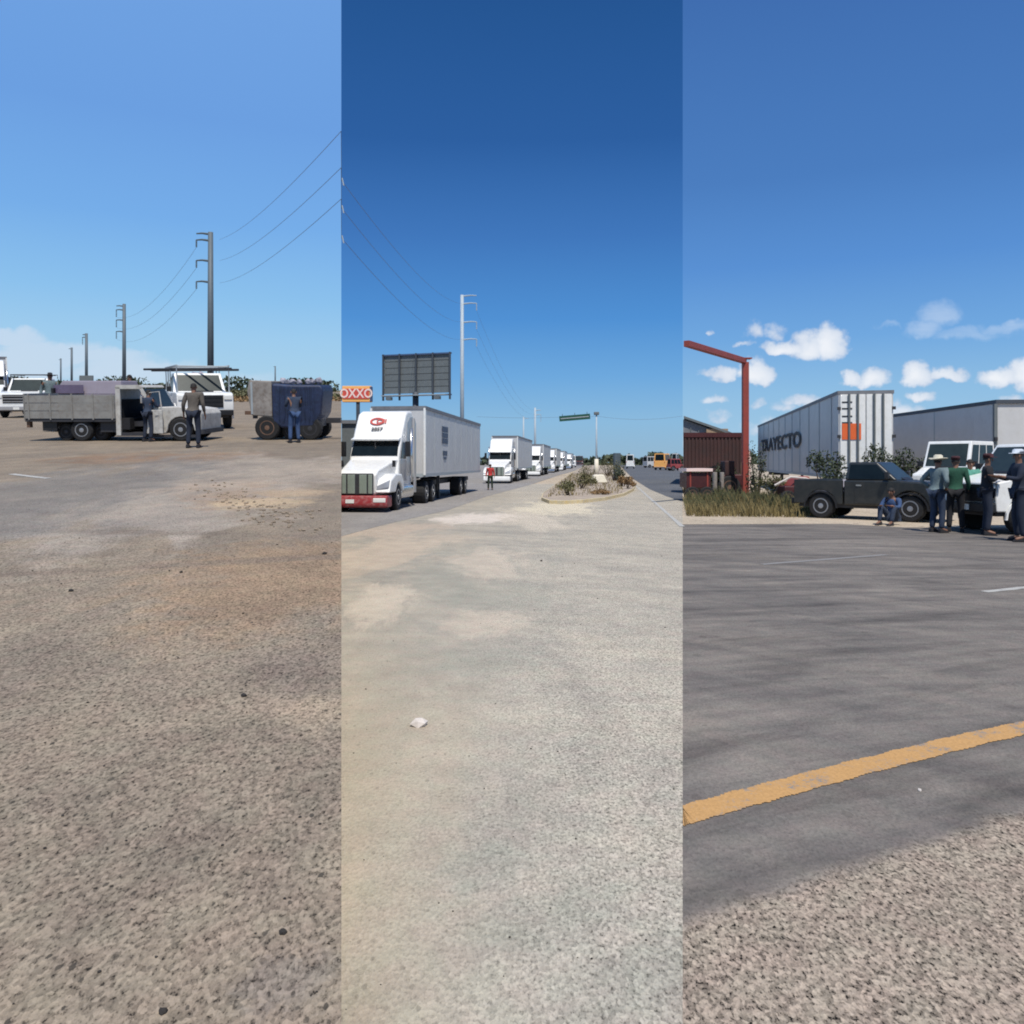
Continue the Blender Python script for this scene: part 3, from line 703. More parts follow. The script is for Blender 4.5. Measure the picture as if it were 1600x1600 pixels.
# ------------------------------------------------------------------ plants
def bush(name, label, cat, loc, w_, d_, h_, leaf, n=500, leaf_s=.06, group=None, clumps=9, low=.15):
    root = thing(name, label, cat, loc, group=group)
    cs = [(random.uniform(-.38,.38)*w_, random.uniform(-.38,.38)*d_, h_*random.uniform(low+.15,.85), random.uniform(.16,.30)) for _ in range(clumps)]
    mb = MB()
    for i in range(n):
        c = random.choice(cs); rad = c[3]
        q_ = Vector((random.gauss(0,1), random.gauss(0,1), random.gauss(0,1))).normalized() * (random.random()**.4)
        p = Vector((c[0]+q_.x*rad*w_, c[1]+q_.y*rad*d_, max(.02, c[2]+q_.z*rad*h_*1.1)))
        e = Euler((random.uniform(-1,1)*1.4, random.uniform(-1,1)*1.4, random.random()*6)).to_matrix()
        s_ = leaf_s*random.uniform(.6,1.5)
        mb.add([p+e@Vector(a) for a in ((-s_,0,0),(0,-s_*.45,0),(s_,0,.1*s_),(0,s_*.45,0))], [(0,1,2,3)])
    mb.build('foliage', leaf, root)
    st_ = MB()
    for c in cs: st_.tube([(c[0]*.15,c[1]*.15,-.02), (c[0]*.6,c[1]*.6,c[2]*.5), (c[0],c[1],c[2])], [.02*h_+.008,.012*h_+.005,.004], 5)
    st_.build('stem', 'bark', root)
    return root
def grass(name, label, pts, n, h_, m, z=0, kind='stuff', wd=.012):
    mb = MB()
    for _ in range(n):
        a, b, c = random.choice(pts); r1, r2 = random.random(), random.random()
        if r1+r2 > 1: r1, r2 = 1-r1, 1-r2
        p = Vector(a) + (Vector(b)-Vector(a))*r1 + (Vector(c)-Vector(a))*r2
        hh_ = h_*random.uniform(.35,1.0)*(.6+.4*math.sin(p.x*2.1+p.y)*math.sin(p.x*.7+2)); an_ = random.random()*6.28
        dx, dy = math.cos(an_), math.sin(an_); l_ = random.uniform(.1,.5)*hh_; ww = wd*random.uniform(.7,1.6)
        mb.add([(p.x-dy*ww, p.y+dx*ww, z), (p.x+dy*ww, p.y-dx*ww, z), (p.x+dx*l_*.4+dy*ww*.6, p.y+dy*l_*.4-dx*ww*.6, z+hh_*.6), (p.x+dx*l_, p.y+dy*l_, z+hh_)], [(0,1,2),(0,2,3)])
    o = mb.build(name, m); return stuff(o, label, 'grass')

# ================================================================== RIGHT SIDE
# --- red steel gate frame
rt = thing('gate_frame', 'tall red steel gate frame with one post and a long top beam', 'gate frame', (0,0,0))
pb = XY(1164.5, 35); ztop = P(1164, 566, 35).z
MB().b2((pb.x-.125, 34.87, 0), (pb.x+.125, 35.13, ztop)).build('post', 'frame_red', rt, bevel=.01)
a = Vector((pb.x-.12, 34.9, ztop+.06)); b = P(1075, 543, 30.0); b.z = ztop+.06
d = (a-b).normalized()
MB().box((a+b)/2, ((a-b).length+.28, .22, .22), rz=math.atan2(d.y, d.x)).build('beam', 'frame_red', rt, bevel=.01)
MB().box((pb.x, 35, ztop+.16), (.5, .34, .05)).build('cap_plate', 'frame_red', rt)
MB().b2((pb.x+.14, 35.0, 0), (pb.x+.24, 35.1, P(0,704,35).z)).build('post_guard', 'sign_white', rt)
# --- maroon container / shed
rt = thing('container', 'dark red rusty container behind the gate post', 'container', (0,0,0))
zt = P(1100, 677, 42).z
q4 = [XY(1067.8,42), XY(1160,42), XY(1160,45), XY(1067.8,45)]
MB().loft([tuple(p) for p in q4], [(p.x,p.y,zt) for p in q4]).build('wall', 'container_red', rt)
Lc = q4[1].x-q4[0].x
for i in range(16):
    x_ = q4[0].x + Lc*(i+.5)/16
    MB().b2((x_-Lc/64, 41.955, .15), (x_+Lc/64, 42.01, zt-.2)).build('corrugation', 'container_red', rt)
MB().b2((q4[0].x, 41.93, zt-.2), (q4[1].x+.03, 42.05, zt+.03)).build('top_rail', 'maroon_paint', rt)
# --- far warehouse roof
rt = thing('warehouse', 'grey metal warehouse with sloping roof behind the dark red container', 'warehouse')
p0, p1 = P(1067.5, 655, 58), P(1132, 678, 58)
mb = MB().add([(p0.x,58,0),(p1.x,58,0),(p1.x,58,p1.z),(p0.x,58,p0.z),(p0.x+4,75,0),(p1.x+6,75,0),(p1.x+6,75,p1.z),(p0.x+4,75,p0.z)],
      [(0,1,2,3),(4,7,6,5),(0,3,7,4),(1,5,6,2),(0,4,5,1)])
mb.build('wall', 'roof_grey', rt)
MB().add([(p0.x-.02,57.7,p0.z+.05),(p1.x+.3,57.7,p1.z-.02),(p1.x+6.3,75.3,p1.z),(p0.x+4,75.3,p0.z+.05),(p0.x-.02,57.7,p0.z+.22),(p1.x+.3,57.7,p1.z+.15),(p1.x+6.3,75.3,p1.z+.15),(p0.x+4,75.3,p0.z+.22)],
         [(0,1,2,3),(4,5,6,7),(0,1,5,4),(1,2,6,5),(2,3,7,6),(3,0,4,7)]).build('roof', 'board_grey', rt)
for i in range(5):
    xx = p0.x + .5 + i*.55
    MB().b2((xx, 57.93, 1), (xx+.06, 57.99, P(0, 668+i*2, 58).z)).build('wall_rib', 'board_grey', rt)
MB().b2((p0.x+1.6,57.8,P(0,684,58).z), (p1.x+.2,57.92,P(0,670,58).z)).build('gable_panel', 'roof_tan', rt)
# --- red farm implement at the panel's left
rt = thing('farm_trailer', 'low red farm trailer with a pale top board in the dry grass', 'trailer', XY(1084,34))
MB().b2((-.42,-.6,.55),(.55,.8,1.15)).build('box', 'maroon_paint', rt, bevel=.02)
MB().b2((-.45,-.7,1.22),(.62,.9,1.34)).build('top_board', 'sign_white', rt)
for xx in (-.3,.4): MB().b2((xx,-.62,.4),(xx+.06,-.56,1.24)).build('stake', 'frame_red', rt)
for xx in (-.2,.4): wheel(rt, xx, -.62, .3, .16, -1, rim='rust')
# --- trailer standing with its doors to the road  (x forward = away)
def box_trailer(root, L, Wd, z0, z1, skin_m, doors=True, ribs=0, side=1):
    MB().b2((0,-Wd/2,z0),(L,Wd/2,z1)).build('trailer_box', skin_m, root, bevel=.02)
    MB().b2((-.02,-Wd/2-.03,z1-.10),(L+.02,Wd/2+.03,z1+.03)).build('top_rail', 'roof_grey', root)
    MB().b2((-.02,-Wd/2-.02,z0-.1),(L+.02,Wd/2+.02,z0+.03)).build('bottom_rail', 'galvanised', root)
    for i in range(ribs):
        xx = L*(i+.5)/ribs
        for sy in (-1,1): MB().b2((xx-.05,sy*Wd/2-.02,z0+.03),(xx+.05,sy*Wd/2+.028,z1-.12)).build('side_rib', 'galvanised', root)
    if doors:
        for s_ in (-1,1):
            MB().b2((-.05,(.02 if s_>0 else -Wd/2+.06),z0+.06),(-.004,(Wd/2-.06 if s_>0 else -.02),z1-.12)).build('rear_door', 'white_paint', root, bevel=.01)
            for q_ in (.30,.62):
                MB().tube([(-.09,s_*Wd/2*q_,z0-.05),(-.09,s_*Wd/2*q_,z1-.1)], .05, 6).build('lock_rod', 'board_grey', root)
            for q_ in range(3): MB().b2((-.07,s_*(Wd/2)-.08,z0+.4+q_*(z1-z0)*.33),(-.02,s_*(Wd/2)+.05,z0+.52+q_*(z1-z0)*.33)).build('hinge', 'dark_metal', root)
    for i, xx in enumerate((1.3,2.6)):
        for sy in (-1,1): wheel(root, xx, sy*(Wd/2-.18), .46, .3, sy)
rc = P(1310,612,32); rr_ = P(1390,614,32)
dv = Vector((1052-800, F, 0)).normalized()      # pointing away from the road
nv = Vector((dv.y, -dv.x, 0))
Wt = 2.0
rt = thing('box_trailer', 'shaded grey box trailer with dark side lettering and orange placard on white rear doors', 'trailer', (rc.x+nv.x*Wt/2, rc.y+nv.y*Wt/2, 0), math.atan2(dv.y, dv.x))
z1 = rc.z
box_trailer(rt, 31, Wt, 1.05, z1, 'trailer_white_shaded', ribs=11)
# local +y is the left-hand (west) side when looking away
MB().b2((-.075,Wt/2-.82,P(0,687,32).z),(-.056,Wt/2-.12,P(0,662,32).z)).build('placard', 'orange', rt)
for q_, zz in enumerate((3.9,3.65,3.35,3.1,1.35)):
    MB().b2((-.06,Wt/2-.5+.0*q_,zz),(-.052,Wt/2-.12,zz+.06)).build('print_mark', 'print_dark', rt)
text('TRAYECTO', 1.15, 'print_dark', rt, frame((18.6, Wt/2+.06, 2.72), (-1,0,0), (0,0,1)), bold=.03, sx=3.2)
MB().b2((26,-.6,.7),(27.5,.6,1.0)).build('coupler', 'dark_metal', rt)
for sy in (-1,1): MB().b2((20,sy*.6-.07,0),(20.15,sy*.6+.07,1.0)).build('landing_leg', 'dark_metal', rt)
# --- second white trailer, side on
ca = P(1556,629,31)
rt = thing('box_trailer', 'long plain white box trailer behind the men at the right edge', 'trailer', (ca.x, ca.y, 0), 0)
mb = MB(); zA = ca.z
pl = XY(1392, 40.5); pl = Vector((pl.x-ca.x, pl.y-ca.y, 0)); pr2 = Vector((3.0, -.25, 0))
ln = pl.length; u1 = pl.normalized(); u2 = pr2.normalized()
bk = pl + u2*2.6
mb.loft([(0,0,1.0), (pr2.x,pr2.y,1.0), tuple(pr2+pl+Vector((0,0,1.0))), tuple(pl+Vector((0,0,1.0)))], [(0,0,zA), (pr2.x,pr2.y,zA), tuple(pr2+pl+Vector((0,0,zA))), tuple(pl+Vector((0,0,zA)))])
mb.build('trailer_box', 'trailer_white_shaded', rt, bevel=.015)
an1 = math.atan2(u1.y, u1.x); an2 = math.atan2(u2.y, u2.x)
nrm = Vector((u1.y, -u1.x, 0)); nrm = nrm if nrm.y < 0 else -nrm
for nm, z_, hgt, m_ in (('top_rail', zA+.03, .15, 'board_rib'), ('bottom_rail', 1.02, .16, 'galvanised')):
    MB().box(pl/2 + Vector((0,0,z_)) + nrm*.02, (ln+.08, .08, hgt), rz=an1).build(nm, m_, rt)
    MB().box(pr2/2 + Vector((0,-.03,z_)), (pr2.length+.06, .08, hgt), rz=an2).build(nm, m_, rt)
MB().box((-.04,-.02,(zA+1)/2), (.12,.12,zA-1.1)).build('corner_post', 'board_grey', rt)
MB().box(pl*.52 + nrm*.02 + Vector((0,0,(zA+1)/2)), (.12,.05,zA-1.1), rz=an1).build('side_rib', 'galvanised', rt)
MB().box(pl*.27 + nrm*.02 + Vector((0,0,zA*.82)), (ln*.2,.05,.5), rz=an1).build('side_panel', 'trailer_white_shaded', rt)
for q_ in range(2): MB().box((-.06,-.1,zA*.55+q_*.35), (.1,.1,.14)).build('hinge', 'dark_metal', rt)
for q_ in (.12,.2,.9):
    o = wheel(rt, *(tuple((pl*q_ - nrm*.25))[:2]), .46, .3, 1); o.rotation_euler = (0,0,an1)
# --- white truck in front of it
rt = thing('van', 'white cab truck with dark windscreen standing behind the men', 'truck', XY(1492,28.5), R(-142))
pickup(rt, 2.9, 1.6, 2.32, 'white_paint', bed='van', belt=1.40, hood_f=1.2, xc=.16, ws=.28, roof_in=.03, r=.42, zb=.42, wx=(.30,-.30))
# --- dark pickup
pk = thing('pickup', 'dark green pickup truck standing side on by the dry grass', 'pickup', XY(1364,23.1), R(-42))
pickup(pk, 3.9, 1.62, 1.60, 'dark_green_paint', r=.36, zb=.40, belt=1.10, hood_f=1.0, xc=.10, xr=-.135, wx=(.31,-.30), ws=.50, bevel=.05, glass='glass', bumper='black_plastic', bed_top=1.10)
for sx_ in (-.9, -.6): MB().rock((sx_*1.1, 0, .9), .3).build('cargo', 'scrap_pale', pk)
# --- white pickup cut by the frame edge
p = XY(1628, 19.0)
wp = thing('pickup', 'white pickup truck with open window at the right edge of the photo', 'pickup', p, R(188))
pickup(wp, 3.7, 1.75, 2.02, 'white_paint', r=.38, zb=.50, belt=1.33, hood_f=1.15, xc=.17, xr=-.22, wx=(.31,-.30), ws=.38, bumper='black_plastic')
# --- people, right
def RP(px, py_feet, py_head, **k):
    Y_ = EYE*F/(py_feet-HZ); H_ = (py_feet-py_head)/F*Y_
    return dict(loc=XY(px, Y_), H=H_, **k)
def mk(label, px, pf, ph, **k):
    d_ = RP(px, pf, ph); return person(label, d_['loc'], H=d_['H'], **k)
mk('man in white cowboy hat and pale grey shirt standing with hands on hips', 1464, 832, 713, rz=R(20), top='cloth_grey', legs='cloth_jeans', hat='wide', arms='hips')
mk('man in dark green shirt and black trousers beside the man in cowboy hat', 1493, 831, 712, rz=R(60), top='cloth_green', legs='cloth_black', hat='cap', hat_mat='cloth_maroon')
mk('man in mint green shirt half hidden between two darker dressed men', 1515, 826, 716, rz=R(-100), top='cloth_mint', legs='cloth_jeans', arms='forward')
mk('man in black shirt and dark jeans with maroon scarf leaning on the white pickup', 1541, 836, 708, rz=R(-20), top='cloth_black', legs='cloth_navy', hat='cap', hat_mat='cloth_maroon', arms='folded')
mk('man in navy shirt and white cap standing at the pickup door at the right edge', 1594, 846, 701, rz=R(170), top='cloth_navy', legs='cloth_navy', hat='cap', hat_mat='cloth_white', arms='forward')
person('man in blue shirt crouching on the road beside the dark green pickup', XY(1396,20.9), R(-140), 1.68, top='cloth_blue', legs='cloth_jeans', pose='sit')
# --- plants, right
grass('dry_grass', 'dry yellow roadside grass below the red gate frame', [((SEAM*24+.1,24,0),(9.3,23.4,0),(SEAM*33+.1,33,0)), ((9.3,23.4,0),(12.5,31,0),(SEAM*33+.1,33,0)), ((8.0,24,0),(10.2,25,0),(10.5,29,0))], 9000, .62, 'grass_dry')
grass('green_grass', 'olive green grass mixed into the dry grass below the red gate frame', [((SEAM*26+.1,26,0),(10.0,25.4,0),(SEAM*36+.1,36,0)), ((10,25.4,0),(15,33,0),(SEAM*36+.1,36,0))], 6000, .75, 'grass_green')
bush('bush', 'dark green bush in front of the grey trailer behind the pickup bed', 'bush', XY(1290,27), 1.7, 1.0, 2.05, 'leaf_dark', 1900, .055)
bush('bush', 'dark green bush behind the dark pickup beneath the white rear doors', 'bush', XY(1400,29.5), 2.6, 1.0, 2.2, 'leaf_dark', 2300, .06)
bush('bush', 'thin dark bush just right of the red gate post', 'bush', XY(1183,33), .9, .8, 2.5, 'leaf_dark', 700, .05)
bush('bush', 'low dark weeds under the dark red container', 'bush', XY(1115,37), 2.6, .8, 1.4, 'leaf_dark', 1500, .06)
bush('bush', 'scraggly olive weeds between the gate post and the dark pickup', 'bush', XY(1220,31), 2.2, .8, 1.3, 'leaf_olive', 1300, .05)
rt = thing('farm_implement', 'low rusty red machinery with pale pipes in the grass behind the pickup tailgate', 'machinery', XY(1238,30.5), R(8))
MB().b2((-.5,-.4,.35),(.75,.4,.72)).build('body', 'maroon_paint', rt, bevel=.05)
MB().loft([(-.2,-.35,.7),(.7,-.35,.7),(.7,.35,.7),(-.2,.35,.7)], [(.0,-.3,1.0),(.5,-.3,1.08),(.5,.3,1.08),(.0,.3,1.0)]).build('hood', 'frame_red', rt, bevel=.04)
MB().tube([(-.9,-.42,.75),(-.3,-.45,1.05),(.3,-.45,1.0),(.9,-.42,.8)], .04, 6).build('pipe', 'stone_pale', rt)
MB().tube([(-.9,-.3,.4),(-.6,-.3,.85),(-.6,.3,.85)], .035, 6).build('pipe', 'rust', rt)
for xx in (-.4,.6):
    for sy in (-1,1): wheel(rt, xx, sy*.45, .28, .14, sy, rim='rust')
# row of pale drums and frames behind the red shed's foot
for k_, (px, lb) in enumerate([(1117,'pale upright drum left of two pale drums by the red shed'), (1128,'second pale upright drum nearest the red gate post')]):
    tag(MB().tube([(0,0,.0),(0,0,1.15)], .10, 12).build('drum', 'tank_grey', bevel=.02), lb, 'drum', 'pale drums').location = XY(px, 36)
rt = thing('tractor', 'dark red old tractor body below the red shed beside the gate post', 'tractor', XY(1146,36.5), R(5))
MB().b2((-.55,-.3,.55),(.6,.3,1.05)).build('body', 'maroon_paint', rt, bevel=.05)
MB().b2((-.5,-.32,1.0),(-.05,.32,1.65)).build('cab', 'container_red', rt, bevel=.04)
MB().tube([(.35,0,1.0),(.35,0,1.6)], .035, 6).build('exhaust', 'rust', rt)
for sy in (-1,1): wheel(rt, -.35, sy*.42, .5, .2, sy, rim='rust'); wheel(rt, .45, sy*.38, .3, .16, sy, rim='rust')

# ================================================================== CENTRE
def emblem(root, x_, y_, z_, s=.22):
    mb = MB(); n0 = 18
    for i in range(n0):
        a = 2*math.pi*i/n0
        for rr in (s, s*.72):
            for xx in (x_-.01, x_+.01): mb.v.append((xx, y_+rr*1.25*math.cos(a), z_+rr*.8*math.sin(a)))
    for i in range(n0):
        j = (i+1) % n0
        mb.f += [(4*i+1,4*j+1,4*j+3,4*i+3), (4*i,4*i+2,4*j+2,4*j), (4*i,4*j,4*j+1,4*i+1), (4*i+2,4*i+3,4*j+3,4*j+2)]
    return mb.build('emblem', 'print_red', root)
def semi(label, first=False):
    root = thing('semi_truck', label, 'truck', group='white semi trucks queued along the road')
    hw = 1.0
    # hood and fenders
    prof = [(-4.0,.55)] + [(-1.95,.55)] + arch(-1.35,.52,.55) + [(-.72,.55), (-.1,.55), (-.02,1.2), (-.25,1.36), (-1.9,1.72), (-2.0,1.75), (-4.0,1.75)]
    prof = [(-4.0,.55), (-.1,.55), (-.02,1.2), (-.25,1.36), (-1.9,1.72), (-2.0,1.75), (-4.0,1.75)]
    hb = MB()
    def hwid(x_): return .60 + .22*min(1, max(0, -x_/1.9))
    hb.v = [(p[0], sy*hwid(p[0]), p[1]) for sy in (-1,1) for p in prof]; nn_ = len(prof)
    hb.f = [tuple(range(nn_)), tuple(range(2*nn_-1, nn_-1, -1))] + [(i, i+nn_, (i+1) % nn_ + nn_, (i+1) % nn_) for i in range(nn_)]
    hb.build('hood', 'white_paint', root, bevel=.07)
    for sy in (-1,1):
        MB().prism([(-1.95,.62),(-2.0,.95),(-1.7,1.2),(-.9,1.22),(-.25,1.02),(-.02,.62)] + arch(-1.35,.50,.62)[::-1], sy*(hw-.44), sy*(hw+.04)).build('fender', 'white_paint', root, bevel=.05)
        MB().loft([(-.06,sy*.60,.72),(-.06,sy*1.0,.80),(-.3,sy*1.0,.80),(-.3,sy*.60,.72)], [(-.10,sy*.62,.84),(-.16,sy*1.0,1.02),(-.4,sy*1.0,1.02),(-.4,sy*.62,.84)]).build('headlight', 'steel', root)
        MB().box((-2.15,sy*(hw+.13),2.05), (.12,.16,.52)).build('wing_mirror', 'black_plastic', root, bevel=.02)
        MB().box((-1.2,sy*(hw-.12),1.55), (.10,.1,.22)).build('hood_mirror', 'black_plastic', root, bevel=.02)
    # cab: sloped screen and tall fairing
    cabp = [(-4.0,1.1), (-1.85,1.1), (-1.95,1.78), (-2.3,2.38), (-2.45,2.62), (-3.0,3.30), (-3.35,3.42), (-4.0,3.46)]
    MB().prism(cabp, -hw*.87, hw*.87).build('cab', 'white_paint', root, bevel=.09)
    scr = [Vector((-1.955,-.81,1.82)), Vector((-1.955,.81,1.82)), Vector((-2.29,.79,2.36)), Vector((-2.29,-.79,2.36))]
    MB().slab(scr, .02, .012).build('windscreen', 'glass', root)
    MB().b2((-2.2,-.012,1.86),(-2.08,.012,2.3)).build('screen_divider', 'dark_metal', root)
    MB().prism([(-2.32,2.37),(-2.05,2.33),(-2.03,2.39),(-2.40,2.47)], -.84, .84).build('sun_visor', 'white_paint', root, bevel=.01)
    for sy in (-1,1):
        MB().prism([(-2.9,1.72),(-2.15,1.72),(-2.45,2.3),(-2.9,2.3)], sy*.875, sy*.888).build('side_window', 'glass', root)
        MB().prism([(-2.95,.95),(-2.05,.95),(-2.02,1.68),(-2.95,1.68)], sy*.87, sy*.895).build('door', 'silver_paint', root, bevel=.01)
        MB().prism([(-3.95,1.2),(-3.0,1.2),(-3.0,2.5),(-3.1,3.0),(-3.5,3.2),(-3.95,3.25)], sy*.872, sy*.886).build('sleeper_panel', 'silver_paint', root)
        MB().tube([(-3.2,sy*1.0,.9),(-3.2,sy*1.0,2.8)], .055, 8).build('exhaust_stack', 'chrome', root, smooth=True)
        MB().prism([(-4.25,.5),(-4.0,.5),(-4.0,3.2),(-4.25,3.0)], sy*.90, sy*.945).build('cab_extender', 'silver_paint', root)
        MB().b2((-3.9,sy*.62-.33 if sy>0 else -.95,.35),(-2.15,.95 if sy>0 else -.62+.33,.80)).build('fuel_tank', 'chrome', root, bevel=.1)
    # grille
    gb = MB().b2((-.06,-.52,.56),(.02,.52,1.24)).build('grille', 'dark_metal', root, bevel=.03)
    for q0_, q1_ in ((-.49,-.36),(-.31,-.07),(.07,.31),(.36,.49)):
        MB().b2((.02,q0_,.60),(.045,q1_,1.2)).build('grille_panel', 'grille_green', gb, bevel=.01)
    MB().prism([(-.5,.16),(.12,.16),(.16,.3),(.10,.54),(-.5,.54)], -hw, hw).build('front_bumper', 'bumper_red' if first else 'white_paint', root, bevel=.05)
    if first:
        for q_ in (-.2,): MB().b2((.14,q_-.14,.30),(.165,q_+.14,.42)).build('number_plate', 'lamp', root)
        MB().b2((.10,.55,.32),(.165,.95,.46)).build('fog_lamp', 'lamp', root, bevel=.02)
        MB().b2((.10,-.95,.32),(.165,-.55,.46)).build('fog_lamp', 'lamp', root, bevel=.02)
        fr = frame((-2.76,-.05,3.02), (0,1,0), (-.63,0,.78))
        em = emblem(root, 0, 0, 0, .21); em.matrix_local = frame((-2.735,-.1,3.03), (0,1,0), (-.63,0,.78)) @ Matrix(((0,1,0,0),(0,0,1,0),(1,0,0,0),(0,0,0,1)))
        text('CSI', .26, 'print_red', root, frame((-2.73,.05,3.03), (0,1,0), (-.63,0,.78)), bold=.008)
        text('2857', .20, 'print_dark', root, frame((-2.50,-.05,2.745), (0,1,0), (-.63,0,.78)), bold=.006)
    # chassis, axles
    MB().b2((-19.6,-.42,.62),(-.6,.42,.82)).build('chassis', 'dark_metal', root)
    for xx in (-1.35,): 
        for sy in (-1,1): wheel(root, xx, sy*(hw-.14), .44, .28, sy)
    for xx in (-5.9,-7.2,-13.9,-15.3):
        for sy in (-1,1): wheel(root, xx, sy*(hw-.26), .44, .5, sy)
    for sy in (-1,1):
        MB().b2((-10.2,sy*.6-.06,0),(-10.05,sy*.6+.06,1.1)).build('landing_leg', 'dark_metal', root)
        MB().b2((-8.0,sy*.98-.02,.45),(-7.96,sy*.98+.02,1.0)).build('mud_flap', 'black_plastic', root)
    # box
    bx = MB().b2((-20.0,-1.04,1.12),(-5.35,1.04,3.70)).build('trailer_box', 'trailer_white_shaded', root, bevel=.03)
    MB().b2((-20.02,-1.07,3.60),(-5.33,1.07,3.74)).build('top_rail', 'roof_grey', root)
    MB().b2((-20.02,-1.06,1.04),(-5.33,1.06,1.17)).build('bottom_rail', 'galvanised', root)
    for sy in (-1,1):
        MB().b2((-5.42,sy*1.04-.05,1.1),(-5.30,sy*1.04+.03,3.66)).build('corner_post', 'white_paint', root)
        for q_ in range(8): MB().b2((-7.2-q_*1.6,sy*1.04-.01,1.2),(-7.18-q_*1.6,sy*1.04+.012,3.58)).build('panel_seam', 'galvanised', root)
    MB().b2((-5.34,-.55,1.9),(-5.15,.55,2.9)).build('cooling_unit', 'silver_paint', root, bevel=.05)
    if first:
        for q_, s_ in enumerate(('HI', 'WA', 'LL')):
            pass
        for i, (z0_, w0_, h0_) in enumerate([(3.0,1.35,.24), (2.74,1.35,.2), (2.5,1.35,.22), (1.98,1.0,.2), (1.76,.6,.1)]):
            MB().b2((-9.4-w0_/2,1.052,z0_-h0_/2),(-9.4+w0_/2,1.06,z0_+h0_/2)).build('print_mark', 'print_blue', root)
    return root
dirv = Vector((135/F, 1, 0)).normalized()
sp0 = Vector((-3.67, 27.3, 0)); left_n = Vector((-dirv.y, dirv.x, 0))
def truck_at(o, Y_, off=0):
    s_ = (Y_ - sp0.y)/dirv.y
    p = sp0 + dirv*s_ + left_n*(1.03+off)
    o.location = p; o.rotation_euler = (0, 0, math.atan2(-dirv.y, -dirv.x))
t1 = semi('nearest white semi truck with red front bumper and red emblem on its fairing', True); truck_at(t1, 25.9, .07)
t2 = semi('second white semi truck in the queue with a person in red at its bumper'); truck_at(t2, 61)
labs = ['third white semi truck in the queue', 'fourth white semi truck in the queue', 'fifth white semi truck in the queue', 'farthest white semi truck in the queue before the median']
for lb, Y_, off in zip(labs, (92, 122, 152, 196), (0, 0, 0, 0)):
    c_ = copy_tree(t2); c_['label'] = lb; truck_at(c_, Y_, off)
    tone = ('trailer_grey', 'trailer_cream', 'trailer_white_shaded', 'trailer_grey')[labs.index(lb)]
    for ch in kids(c_):
        if ch.name.split('.')[0] == 'trailer_box': ch.material_slots[0].link = 'OBJECT'; ch.material_slots[0].material = M[tone]
        if ch.name.split('.')[0] == 'front_bumper' and labs.index(lb) % 2: ch.material_slots[0].link = 'OBJECT'; ch.material_slots[0].material = M['chrome']
person('person in bright red top and dark green trousers before the second truck', XY(766, 47), R(-90), 1.5, top='cloth_red', legs='cloth_dgreen')
# shadow-casting lower clutter is all real; now far vehicles beyond the queue
far = [(893,250,'white_paint','pale van far down the road behind the last truck'), (905,270,'maroon_paint','reddish van far down the road beside the median')]
for px, Y_, pm, lb in far:
    rt = thing('van', lb, 'van', XY(px, Y_), R(-96)); pickup(rt, 7, 2.6, 3.6, pm, bed='van', r=.5, zb=.5, belt=2.0, hood_f=1.7, xc=.3, ws=.3, door=False, plate=False)

# --- billboard seen from behind
Y_ = 80
rt = thing('billboard', 'large grey billboard seen from behind above the nearest truck', 'billboard')
b0 = P(600,558,Y_); b1 = P(704,553,Y_-2); zb0, zb1 = P(0,620,Y_).z, P(0,556,Y_).z
d = Vector((b1.x-b0.x, b1.y-b0.y, 0)); L_ = d.length; d.normalize(); an_ = math.atan2(d.y, d.x); mid = (Vector((b0.x,b0.y,0))+Vector((b1.x,b1.y,0)))/2
nb_ = Vector((d.y,-d.x,0)); nb_ = nb_ if nb_.y < 0 else -nb_
npan, nrow = 4, 6
for i in range(npan):
    for j in range(nrow):
        c = Vector((b0.x,b0.y,0)) + d*(L_*(i+.5)/npan) + Vector((0,0,zb0+.25+(zb1-zb0-.25)*(j+.5)/nrow))
        MB().box(c, (L_/npan-.05,.10,(zb1-zb0-.25)/nrow-.05), rz=an_).build('panel', 'board_grey', rt)
MB().box(mid + Vector((0,0,(zb0+zb1)/2+.12)) - nb_*.09, (L_-.1,.04,zb1-zb0-.3), rz=an_).build('backing', 'roof_grey', rt)
for i in range(npan+1):
    c = Vector((b0.x,b0.y,0)) + d*(L_*i/npan) + nb_*.18 + Vector((0,0,(zb0+zb1)/2-.15))
    MB().box(c, (.13,.22,zb1-zb0+.5), rz=an_).build('upright', 'board_rib', rt)
for zz in (zb0+.05, zb1):
    MB().box(mid + nb_*.1 + Vector((0,0,zz)), (L_+.25,.2,.14), rz=an_).build('crossbar', 'board_edge', rt)
MB().box(mid + nb_*.6 + Vector((0,0,zb0+.02)), (L_*.96,.8,.08), rz=an_).build('catwalk', 'galvanised', rt)
for s_ in (-.36,.36): MB().box(mid + d*L_*s_ + nb_*.9 + Vector((0,0,zb0-.28)), (.5,.5,.3), rz=an_).build('floodlight', 'board_grey', rt)
MB().tube([mid+nb_*.3+Vector((0,0,0)), mid+nb_*.3+Vector((0,0,zb0+.35))], .30, 14).build('column', 'board_rib', rt, smooth=True)
